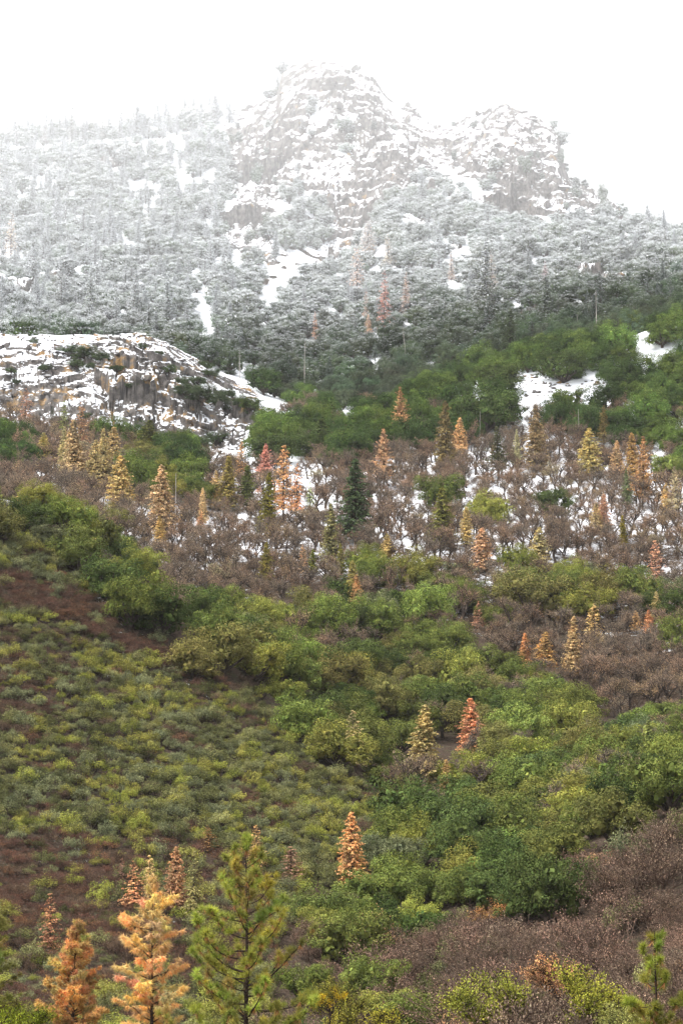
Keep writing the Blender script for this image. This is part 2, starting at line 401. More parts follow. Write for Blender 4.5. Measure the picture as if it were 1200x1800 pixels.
M_LEAF = foliage_mat('oak_leaves', .12)
M_NEEDLE = foliage_mat('conifer_needles', .25, lo=.5, hi=1.45)
M_DRY = foliage_mat('dry_leaves', .25, lo=.45, hi=1.6)
M_GREEN_NEEDLE = foliage_mat('green_pine_needles', .3, False, .6, 1.45)
M_DEAD_NEEDLE = foliage_mat('dead_pine_needles', .35, False, .6, 1.3)
M_BARK = bark_mat('grey_brown_bark', (.04, .031, .026), (.11, .086, .073))
M_TWIG = bark_mat('mauve_brown_twigs', (.055, .036, .027), (.135, .092, .07))
M_PBARK = bark_mat('dark_pine_bark', (.02, .015, .012), (.06, .042, .032), 6)
M_SNAG = bark_mat('weathered_wood', (.30, .27, .25), (.48, .44, .41), 2)

def land_mat(name, rock_only=False):
    """rock, leaf litter and snow; snow lies where the surface is flat enough and high enough"""
    m, t, o = mat(name)
    g = node(t, 'ShaderNodeNewGeometry'); P = g.outputs['Position']
    sp = node(t, 'ShaderNodeSeparateXYZ'); t.links.new(g.outputs['Position'], sp.inputs[0])
    sn = node(t, 'ShaderNodeSeparateXYZ'); t.links.new(g.outputs['Normal'], sn.inputs[0])
    big = noise(t, .03, 3, .5, P); mid = noise(t, .35, 5, .65, P); fine = noise(t, 2.5, 5, .7, P)
    # rock: grey, stained ochre and nearly black in places, thin upright streaks
    mp = node(t, 'ShaderNodeMapping'); mp.inputs['Scale'].default_value = (.5, .5, .06); t.links.new(P, mp.inputs[0])
    streak = noise(t, 1.0, 4, .6, mp.outputs[0])
    rock = mixc(t, ramp(t, mid, .35, .65), (.09, .082, .078), (.23, .21, .195))
    rock = mixc(t, ramp(t, streak, .52, .68, 0, .85), rock, (.06, .057, .058))
    och = mth(t, 'MULTIPLY', ramp(t, mth(t, 'SUBTRACT', noise(t, .11, 4, .6, P), ramp(t, sp.outputs[2], 250, 420, 0, .09)), .535, .65), ramp(t, fine, .32, .55))
    rock = mixc(t, mth(t, 'MULTIPLY', och, .9), rock, (.46, .29, .12))
    # litter and soil
    lit = mixc(t, ramp(t, fine, .35, .65), (.03, .022, .017), (.085, .062, .048))
    lit = mixc(t, ramp(t, mid, .5, .7, 0, .6), lit, (.07, .075, .04))
    if rock_only: base = rock
    else:
        at = node(t, 'ShaderNodeAttribute', attribute_name='rockiness')
        base = mixc(t, ramp(t, at.outputs['Fac'], .1, .5), lit, rock)
    # snow cover
    h = mth(t, 'ADD', sp.outputs[2], mth(t, 'MULTIPLY', sp.outputs[0], -.05))
    cover = ramp(t, h, 30, 235, -.42, .5, False)
    cover = mth(t, 'ADD', cover, ramp(t, h, 70, 125, 0, .22))
    pat = mth(t, 'ADD', mth(t, 'MULTIPLY', mth(t, 'SUBTRACT', big, .5), .9), mth(t, 'MULTIPLY', mth(t, 'SUBTRACT', mid, .5), .9))
    pat = mth(t, 'ADD', pat, mth(t, 'MULTIPLY', mth(t, 'SUBTRACT', fine, .5), 1.1))
    slope = ramp(t, mth(t, 'ADD', sn.outputs[2], mth(t, 'MULTIPLY', mth(t, 'SUBTRACT', noise(t, .032, 5, .58, P), .5), 1.35)), .42, .78, -1.1, .25)
    s = mth(t, 'ADD', mth(t, 'ADD', cover, pat), slope)
    snow = ramp(t, s, .12, .3)
    col = mixc(t, snow, base, SNOW)
    bp = node(t, 'ShaderNodeBump'); bp.inputs['Strength'].default_value = .6; bp.inputs['Distance'].default_value = .5
    t.links.new(mth(t, 'ADD', mid, mth(t, 'MULTIPLY', fine, .35)), bp.inputs['Height'])
    d = node(t, 'ShaderNodeBsdfDiffuse'); d.inputs['Roughness'].default_value = .6
    t.links.new(col, d.inputs[0]); t.links.new(bp.outputs[0], d.inputs['Normal']); t.links.new(d.outputs[0], o.inputs[0])
    return m
M_LAND = land_mat('snowy_land'); M_ROCK = land_mat('snowy_rock', True)

# ------------------------------------------------------------------ the land
def patch(name, xs_of, ys, ncol, sink=None):
    S = np.linspace(-1, 1, ncol)
    Y = np.repeat(ys[:, None], ncol, 1); a, b = xs_of(ys); X = a[:, None] + (b - a)[:, None] * (S[None] + 1) / 2
    Z, rk = zfun(X, Y)
    if sink is not None: Z = Z - sink(X, Y)
    if name in ('mountain', 'cliff_ledge'):      # upright buttresses and clefts on the crags
        Y = Y.copy(); k = rk > .02; x_, y_, z_ = X[k], Y[k], Z[k]
        if name == 'mountain': dy = 10 * fbm(x_ / 17 + .25 * fbm(z_ / 20, x_ / 20, 1, 2), z_ / 60, 3.0, 4) + 2.5 * (fbm(x_ / 8, z_ / 30, 8.0, 2, True) - .4)
        else: dy = (1 - sstep(915, 935, y_)) * (5 * fbm(x_ / 8 + .12 * z_ / 7, z_ / 40, 3.0, 3) + 1.6 * (fbm(x_ / 4 + .1 * z_ / 3, z_ / 20, 8.0, 2, True) - .4))
        Y[k] = y_ + rk[k] * dy
    n, k = len(ys), ncol
    i = np.arange(n - 1)[:, None] * k + np.arange(k - 1)[None]
    Fq = np.stack([i, i + 1, i + k + 1, i + k], -1).reshape(-1, 4)
    me = mesh_from(name, np.stack([X, Y, Z], -1).reshape(-1, 3), Fq, M_LAND, smooth=name == 'ground')
    at = me.attributes.new('rockiness', 'FLOAT', 'POINT'); at.data.foreach_set('value', rk.ravel().astype(np.float32))
    o = link(bpy.data.objects.new(name, me)); o['kind'] = 'structure'
    return o
def fan(p0, p1):
    return lambda ys: ((p0 - 600) / F * 1.02 * ys, (p1 - 600) / F * 1.02 * ys)
def sink_ground(x, y):
    u = x / np.maximum(y, 6); p = 600 + F * u / 1.02
    a = sstep(-70, -50, p) * (1 - sstep(500, 520, p)) * sstep(868, 878, y) * (1 - sstep(1015, 1025, y))
    return 6.0 * a + 8.0 * sstep(1085, 1095, y)
wide = lambda ys: (-(.42 * np.maximum(ys, 0) + 45), .42 * np.maximum(ys, 0) + 45)
GROUND = patch('ground', wide, np.concatenate([np.arange(-45, 200, 5), np.arange(200, 1100, 2.8)]), 380, sink_ground)
CLIFF_O = patch('cliff_ledge', fan(-75, 525), np.arange(862, 1030, .5), 480)
MOUNT = patch('mountain', fan(-260, 1460), np.concatenate([np.arange(1075, 1300, 2.5), np.arange(1300, 1440, 1.6), np.arange(1440, 1790, .9), np.arange(1790, 2600, 14)]), 780)
FLANK_L = patch('mountain_flank', fan(-1300, -255), np.concatenate([np.arange(1075, 1900, 6), np.arange(1900, 2600, 40)]), 130)
FLANK_R = patch('mountain_flank', fan(1455, 2500), np.concatenate([np.arange(1075, 1900, 6), np.arange(1900, 2600, 40)]), 130)
# ------------------------------------------------------------------ plant models (unit size; scaled when planted)
def rand_dirs(rng, n, up=-1.0):
    d = rng.normal(size=(n * 3, 3)); d /= np.linalg.norm(d, axis=1)[:, None]
    d = d[d[:, 2] > up]; return d[:n] if len(d) >= n else rand_dirs(rng, n * 2, up)[:n]

def limb_path(p, d, L, n, rng, bend=.25, lift=0.0):
    pts = [np.array(p, float)]; d = np.array(d, float)
    for i in range(n):
        d = d + rng.normal(size=3) * bend / n**.5; d[2] += lift / n; d /= np.linalg.norm(d)
        pts.append(pts[-1] + d * L / n)
    return np.array(pts), d

def make_oak(seed, clumps=62, leaves=125, flat=.85, leaf=.044, low=-.35):
    """rounded evergreen oak, radius about 1, height about 1.7: short trunk, limbs, a crown of leafy clumps"""
    rng = np.random.default_rng(seed)
    tr, cr = MB(), MB()
    tr.tube([(0, 0, -.15), (.02, .01, .25), (.05, .0, .6)], [.09, .065, .05], 6)
    big = [(np.array([rng.normal() * .12, rng.normal() * .12, .88]), .58)]
    for k in range(9):
        a = k * .7 + rng.random() * .9; r = .42 + .28 * rng.random()
        big.append((np.array([math.cos(a) * r, math.sin(a) * r, (.34, .75, .52)[k % 3] + .22 * rng.random()]), .32 + .15 * rng.random()))
    for c, r in big:
        P, _ = limb_path((0, 0, .12), c - np.array([0, 0, .12]), np.linalg.norm(c - np.array([0, 0, .12])), 4, rng, .12)
        tr.tube(P, np.linspace(.05, .018, 5), 4)
        n = 70; dd = rand_dirs(rng, n, -1); cr.cards(c + dd * (r * (.2 + .38 * rng.random(n)))[:, None], dd + rng.normal(size=(n, 3)) * .3, leaf * 3.4, leaf * 2.9, rng)
    for k in range(clumps):
        c, r = big[k % len(big)]
        d = rand_dirs(rng, 1, low)[0]; q = c + d * r * np.array([1, 1, flat])
        cs = r * (.36 + .32 * rng.random())
        n = int(leaves * (cs / .17) ** 1.3)
        dd = rand_dirs(rng, n, -.6); rr = cs * (1 - .35 * rng.random(n) ** 2)[:, None]
        C = q + dd * rr * np.array([1.1, 1.1, .8])
        N = dd * 1.0 + np.array([0, 0, .4]) + rng.normal(size=(n, 3)) * .27
        cr.cards(C, N, leaf * (.7 + .7 * rng.random(n)), leaf * .75 * (.7 + .5 * rng.random(n)), rng)
    return tr, cr

def make_bare(seed, stems=1, depth=4, spread=.75, leaves=900, leaf=.045, twig=.006, height=1.7, limb=3, start=.3):
    """leafless or brown-leaved tree or brush, about 1 in radius"""
    rng = np.random.default_rng(seed); tr, cr = MB(), MB(); tips = []
    def grow(p, d, L, r, lv):
        P, d2 = limb_path(p, d, L, 3 if lv < 3 else 2, rng, .32, .18)
        tr.tube(P, np.linspace(r, max(r * .6, twig), len(P)), 5 if lv == 0 else 3)
        if lv >= depth: tips.append(P); return
        if lv >= depth - 1: tips.append(P)
        for k in range(limb + (rng.random() < .45)):
            nd = d2 + rng.normal(size=3) * spread * np.array([1, 1, .55]); nd[2] = abs(nd[2]) * .8 + .08; nd /= np.linalg.norm(nd)
            at = P[-1] if k < 2 else P[max(1, len(P) - 2)]
            grow(at, nd, L * (.62 + .22 * rng.random()), max(r * .58, twig), lv + 1)
    for s in range(stems):
        a = s * 6.28 / stems + rng.random(); o = 0
        d0 = np.array([math.cos(a) * (.75 if stems > 1 else .06), math.sin(a) * (.75 if stems > 1 else .06), 1.0])
        grow((math.cos(a) * o, math.sin(a) * o, -.1), d0 / np.linalg.norm(d0), start + .1 * rng.random() + .1, .05 if stems == 1 else .026, 0)
    A = np.concatenate(tr.V); sx = np.percentile(np.abs(A[:, :2]), 97); sz = A[:, 2].max()
    k = np.array([1 / sx, 1 / sx, height / sz])
    tr.V = [v * k for v in tr.V]
    T = np.concatenate(tips) * k
    C = T[rng.integers(len(T), size=leaves)] + rng.normal(size=(leaves, 3)) * .05
    N = rng.normal(size=(leaves, 3)) + np.array([0, 0, .3])
    cr.cards(C, N, leaf * (.6 + .8 * rng.random(leaves)), leaf * .7 * (.6 + .8 * rng.random(leaves)), rng)
    return tr, cr

def make_shrub(seed, leaves=1500, leaf=.075):
    """chaparral shrub: several upright leafy shoots, radius about 1"""
    rng = np.random.default_rng(seed); tr, cr = MB(), MB()
    for k in range(17):
        a = rng.random() * 6.28; r = .8 * math.sqrt(rng.random()); h = (1.25 - .5 * r) * (.7 + .5 * rng.random())
        e = np.array([math.cos(a) * r, math.sin(a) * r, h]); b = np.array([0, 0, -.1])
        tr.tube([b, (b + e) / 2 + e * np.array([.18, .18, 0]), e], [.03, .018, .008], 3)
        n = leaves // 17; dd = rand_dirs(rng, n, -.7); cs = .2 + .16 * rng.random()
        C = e + dd * cs * (1 - .4 * rng.random(n) ** 2)[:, None] * np.array([1, 1, 1.15]) - np.array([0, 0, .1])
        cr.cards(C, dd + np.array([0, 0, .6]) + rng.normal(size=(n, 3)) * .45, leaf * (.6 + .8 * rng.random(n)), leaf * .7, rng)
    return tr, cr

def make_conifer(seed, style='cedar', n_level=34, per=7, cards=15, w=.2, leaf=.022, bare=.12, gap=0.0):
    """cone-shaped conifer of height 1: trunk, whorls of branches, foliage sprays. w = half width"""
    rng = np.random.default_rng(seed); tr, cr = MB(), MB()
    lean = rng.normal(size=2) * .008
    tr.tube([(0, 0, -.04), (lean[0] * .5, lean[1] * .5, .5), (lean[0], lean[1], 1.0)], [.016, .010, .0015], 5)
    droop, tipup, shape = {'cedar': (-.25, .0, .72), 'fir': (-.12, .18, .85), 'ragged': (-.3, .05, .68), 'pine': (.12, .25, .7)}[style]
    lobe = 1 + .16 * rng.normal(size=(n_level + 2, 4))
    for i in range(n_level):
        f = (i + .3 + .4 * rng.random()) / n_level; h = bare + (1 - bare) * f
        Lm = w * ((1 - f) ** shape * .98 + .035) * (.78 + .22 * min(1, f * 6))
        if style == 'ragged' and rng.random() < .12: continue
        if style == 'fir': Lm *= (1.15 if i % 2 else .72)
        np_ = max(4, int(per * (.6 + .5 * (1 - f))))
        a0 = rng.random() * 6.28
        for k in range(np_):
            if rng.random() < gap: continue
            a = a0 + k * 6.28 / np_ + rng.normal() * .25
            L = Lm * (.74 + .42 * rng.random()) * lobe[i, int((a % 6.283) / 1.5709) % 4]
            el = droop + (.55 if style != 'pine' else .35) * f ** 2 + rng.normal() * .1
            d = np.array([math.cos(a) * math.cos(el), math.sin(a) * math.cos(el), math.sin(el)])
            h_ = min(.985, h + rng.normal() * .75 / n_level) if style != 'fir' else h
            b = np.array([lean[0] * h_, lean[1] * h_, h_])
            s = np.array([0, .55, 1.0])
            P = b + d * (s * L)[:, None]; P[:, 2] += tipup * L * s ** 2
            tr.tube(P, [.0035, .002, .0008], 3)
            n = max(4, int(cards * (.35 + .65 * L / w)))
            ss = .12 + .9 * rng.random(n) ** .75
            C = b + d * (ss * L)[:, None]; C[:, 2] += tipup * L * ss ** 2 - .10 * L * rng.random(n)
            side = np.array([-math.sin(a), math.cos(a), 0])
            C = C + side * ((rng.random(n) - .5) * L * .62 * (1.15 - ss))[:, None] + rng.normal(size=(n, 3)) * .004
            N = d * .55 + np.array([0, 0, .75]) + rng.normal(size=(n, 3)) * .5
            al = d + side * rng.normal(size=n)[:, None] * .5 + np.array([0, 0, -.35 if style != 'fir' else 0])
            lf = leaf * (.7 + .7 * rng.random(n))
            cr.cards(C, N, lf * 1.45, lf * .8, rng, al)
    return tr, cr

def make_snag(seed, branches=14):
    rng = np.random.default_rng(seed); tr = MB()
    P, _ = limb_path((0, 0, -.05), (0, 0, 1), 1.05, 6, rng, .03)
    tr.tube(P, np.linspace(.017, .004, 7), 6)
    br = MB()
    for k in range(branches):
        h = .35 + .6 * rng.random(); a = rng.random() * 6.28; L = (.05 + .07 * rng.random()) * (1.25 - h)
        q = np.array([np.interp(h, P[:, 2], P[:, 0]), np.interp(h, P[:, 2], P[:, 1]), h])
        br.tube([q, q + np.array([math.cos(a) * L, math.sin(a) * L, -.3 * L])], [.004, .0012], 3)
    return tr, br

def joined(tr, cr, name, mats):
    m = MB(); m.V = list(tr.V); m.n = tr.n
    m.F = {(0, k[1]): list(v) for k, v in tr.F.items()}
    for k, v in cr.F.items(): m.F[(1, k[1])] = m.F.get((1, k[1]), []) + [f + tr.n for f in v]
    m.V += cr.V; m.n += cr.n
    # faces grouped by (slot, sides)
    return m.mesh(name, mats)

class Kind:
    """one plant model: trunk mesh, crown mesh and the two joined for far copies"""
    def __init__(s, tr, cr, bark, leaf):
        s.trunk = tr.mesh('trunk', bark); s.crown = cr.mesh('crown', leaf); s.one = joined(tr, cr, 'plant', [bark, leaf])
OAK = [Kind(*make_oak(100 + i, clumps=50 + 5 * (i % 3), flat=(.8, .88, .95)[i % 3]), M_BARK, M_LEAF) for i in range(6)]
BARE = [Kind(*make_bare(200 + i, leaves=(3000, 2300, 1700, 2700)[i % 4], leaf=.036, twig=.0042, height=(2.2, 2.45, 2.0, 2.3)[i % 4]), M_BARK, M_DRY) for i in range(6)]
BRUSH = [Kind(*make_bare(300 + i, stems=8, depth=4, spread=.6, leaves=(2000, 1500, 2600)[i % 3], leaf=.036, height=1.15, twig=.0045, limb=2), M_TWIG, M_DRY) for i in range(5)]
SHRUB = [Kind(*make_shrub(400 + i), M_BARK, M_LEAF) for i in range(6)]
CON = {st: [Kind(*make_conifer(500 + 20 * q + i, st, **kw), M_BARK, M_NEEDLE) for i in range(3)] for q, (st, kw) in enumerate({
    'cedar': dict(n_level=42, per=11, cards=26, leaf=.016), 'fir': dict(n_level=26, per=10, cards=28, leaf=.017, w=.21, bare=.16),
    'ragged': dict(n_level=34, per=8, cards=17, leaf=.018, gap=.2, w=.21, bare=.2)}.items())}
SNAGK = [(a.mesh('trunk', M_SNAG), b.mesh('branches', M_SNAG)) for a, b in (make_snag(700 + i) for i in range(3))]

# ------------------------------------------------------------------ planting
USED = {}
def bname(n): return n     # Blender adds its own suffix to repeats
def plant(name, kind, loc, scale, rz, color, parts=True, label=None, cat=None, group=None, tilt=(0, 0)):
    """a tree: an Empty at its foot with trunk and crown, or one mesh where it is too small to show them"""
    if parts:
        o = bpy.data.objects.new(name, None); link(o); o.empty_display_size = .2
        for pn, me in (('trunk', kind.trunk), ('crown', kind.crown)):
            c = bpy.data.objects.new(pn, me); c.color = (*color, 1); link(c, o)
    else:
        o = bpy.data.objects.new(name, kind.one); o.color = (*color, 1); link(o)
    o.location = loc; o.scale = scale; o.rotation_euler = (tilt[0], tilt[1], rz)
    tag(o, label, cat, group); return o

LAND = [  # what one can find in the picture, to say where a tree stands
 (845,225,'the summit crags'),(890,290,'the right-hand crag'),(600,200,'the highest crag'),(430,230,'the crag\'s left shoulder'),(350,540,'the narrow snow chute'),(510,460,'the broad snow patch'),
 (100,600,'the snowy ledge top'),(260,700,'the ochre cliff'),(400,720,'the cliff\'s right end'),(40,700,'the cliff\'s left end'),
 (705,715,'the orange layered fir'),(674,795,'the salmon-orange fir'),(625,860,'the big dark green conifer'),(777,895,'the yellow-green conifer'),(780,750,'the tall olive conifer'),
 (498,830,'the ragged orange conifer'),(401,840,'the lime-green conifer'),(286,865,'the lone big tan conifer'),(190,800,'the cluster of tan conifers'),(77,785,'the small yellow conifer'),
 (942,760,'the rusty brown conifer'),(1035,785,'the yellow-tan conifer'),(1126,815,'the brown-orange conifer'),(990,665,'the snowy clearing'),(1165,605,'the upper snowy gap'),
 (847,955,'the peach conifer'),(944,955,'the slope\'s tan conifer'),(1055,900,'the twin tan conifers'),(580,930,'the orange-tipped conifer'),(679,965,'the small yellow-tan conifer'),(624,1020,'the olive and yellow pair'),
 (467,985,'the yellow-green spire'),(168,970,'the orange bush on the spur'),(30,895,'the left-edge orange conifer'),(380,1075,'the bright round oak'),
 (841,1080,'the little salmon conifer'),(1003,1120,'the salmon spire'),(957,1135,'the cream conifer'),(922,1135,'the small orange conifer'),(1043,1085,'the ragged peach conifer'),(1150,985,'the broad salmon conifer'),(1130,1088,'the small orange trio'),
 (743,1300,'the tallest pale spire'),(829,1265,'the hollow\'s orange conifer'),(625,1290,'the yellow-tan ragged conifer'),(1140,1305,'the pale olive conifer'),(618,1480,'the lone orange conifer'),
 (452,1480,'the orange treetop'),(925,1530,'the biggest dark oak'),(430,1600,'the green foreground pine'),(270,1640,'the golden foreground pine'),(135,1700,'the rusty foreground cedar'),
 (1180,1410,'the yellow bush at right'),(850,690,'the broad dark oak'),(890,590,'the dark green fir'),(675,520,'the pink dead conifers'),(718,610,'the leaning snag'),(1048,550,'the bare grey snag'),
 (250,1250,'the spur\'s middle'),(100,1100,'the red-brown band'),(480,1380,'the spur\'s right flank'),(100,1400,'the lower left brush'),(1000,1620,'the brown brush slope'),(760,1680,'the brush slope\'s foot'),(930,1750,'the foreground yellow-green tree'),(1150,1720,'the right-hand foreground pine'),
]
LXY = np.array([(a, b) for a, b, c in LAND], float)
NEEDLABEL = []        # (object, base label, px, py) to be made unique at the end
def where(px, py, rng=None):
    d = np.hypot(LXY[:, 0] - px, (LXY[:, 1] - py)); i = int(d.argmin())
    dx, dy = px - LXY[i, 0], py - LXY[i, 1]
    if d[i] < 8: return 'at ' + LAND[i][2]
    near = 'just ' if d[i] < 45 else ('' if d[i] < 95 else 'well ')
    if abs(dx) > 1.8 * abs(dy): r = 'right of' if dx > 0 else 'left of'
    elif abs(dy) > 1.8 * abs(dx): r = 'below' if dy > 0 else 'above'
    else: r = ('below' if dy > 0 else 'above') + (' right of' if dx > 0 else ' left of')
    return f'{near}{r} {LAND[i][2]}'
def want_label(o, what, px, py): NEEDLABEL.append((o, f'{what} {where(px, py)}', px, py))
ORD = ['first', 'second', 'third', 'fourth', 'fifth', 'sixth', 'seventh', 'eighth', 'ninth', 'tenth', 'eleventh', 'twelfth', 'thirteenth', 'fourteenth', 'fifteenth', 'sixteenth', 'seventeenth', 'eighteenth', 'nineteenth', 'twentieth']
def settle_labels():
    by = {}
    for r in NEEDLABEL: by.setdefault(r[1], []).append(r)
    def give(lab, rs, depth=0):
        if len(rs) > 14 and depth < 2:
            rs = sorted(rs, key=lambda r: r[3]); h = len(rs) // 2; w = (('upper', 'lower'), ('higher half', 'lower half'))[depth]
            give(f'{lab}, {w[0]}', rs[:h], depth + 1); give(f'{lab}, {w[1]}', rs[h:], depth + 1); return
        rs = sorted(rs, key=lambda r: r[2])
        for k, r in enumerate(rs):
            if len(rs) == 1: t = lab
            elif len(rs) == 2: t = lab + (', left one' if k == 0 else ', right one')
            else: t = f'{lab}, {ORD[min(k, 19)]} from left'
            if len(t.split()) > 16: t = t.replace(' well ', ' ').replace(' just ', ' ')
            r[0]['label'] = t
    for lab, rs in by.items(): give(lab, rs)

def scatter_stuff(name, kinds, P, S, Rz, C, label, cat):
    """uncounted rest of a kind, one object: points that carry copies of the models"""
    src = bpy.data.collections.new(name + '_models')
    for i, k in enumerate(kinds):
        s = bpy.data.objects.new(f'{name}_model_{i:02d}', k.one); src.objects.link(s)
    n = len(P); me = bpy.data.meshes.new(name); me.vertices.add(n); me.vertices.foreach_set('co', np.asarray(P, np.float32).ravel())
    rng = np.random.default_rng(n)
    def attr(nm, ty, key, arr):
        a = me.attributes.new(nm, ty, 'POINT'); a.data.foreach_set(key, np.ascontiguousarray(arr).ravel())
    attr('scl', 'FLOAT_VECTOR', 'vector', np.asarray(S, np.float32))
    attr('rot', 'FLOAT_VECTOR', 'vector', np.stack([np.zeros(n), np.zeros(n), Rz], 1).astype(np.float32))
    attr('pick', 'INT', 'value', rng.integers(len(kinds), size=n).astype(np.int32))
    attr('color', 'FLOAT_COLOR', 'color', np.concatenate([np.asarray(C), np.ones((n, 1))], 1).astype(np.float32))
    o = link(bpy.data.objects.new(name, me)); tag(o, label, cat, None, 'stuff')
    g = bpy.data.node_groups.new(name, 'GeometryNodeTree')
    g.interface.new_socket('Geometry', in_out='INPUT', socket_type='NodeSocketGeometry')
    g.interface.new_socket('Geometry', in_out='OUTPUT', socket_type='NodeSocketGeometry')
    gi, go = g.nodes.new('NodeGroupInput'), g.nodes.new('NodeGroupOutput')
    ci = g.nodes.new('GeometryNodeCollectionInfo'); ci.inputs['Collection'].default_value = src
    ci.inputs['Separate Children'].default_value = True; ci.inputs['Reset Children'].default_value = True
    ip = g.nodes.new('GeometryNodeInstanceOnPoints'); ip.inputs['Pick Instance'].default_value = True
    g.links.new(gi.outputs[0], ip.inputs['Points']); g.links.new(ci.outputs[0], ip.inputs['Instance'])
    for nm, ty, sk in (('scl', 'FLOAT_VECTOR', 'Scale'), ('rot', 'FLOAT_VECTOR', 'Rotation'), ('pick', 'INT', 'Instance Index')):
        na = g.nodes.new('GeometryNodeInputNamedAttribute'); na.data_type = ty; na.inputs['Name'].default_value = nm
        g.links.new(na.outputs[0], ip.inputs[sk])
    g.links.new(ip.outputs[0], go.inputs[0])
    md = o.modifiers.new('scatter', 'NODES'); md.node_group = g
    return o

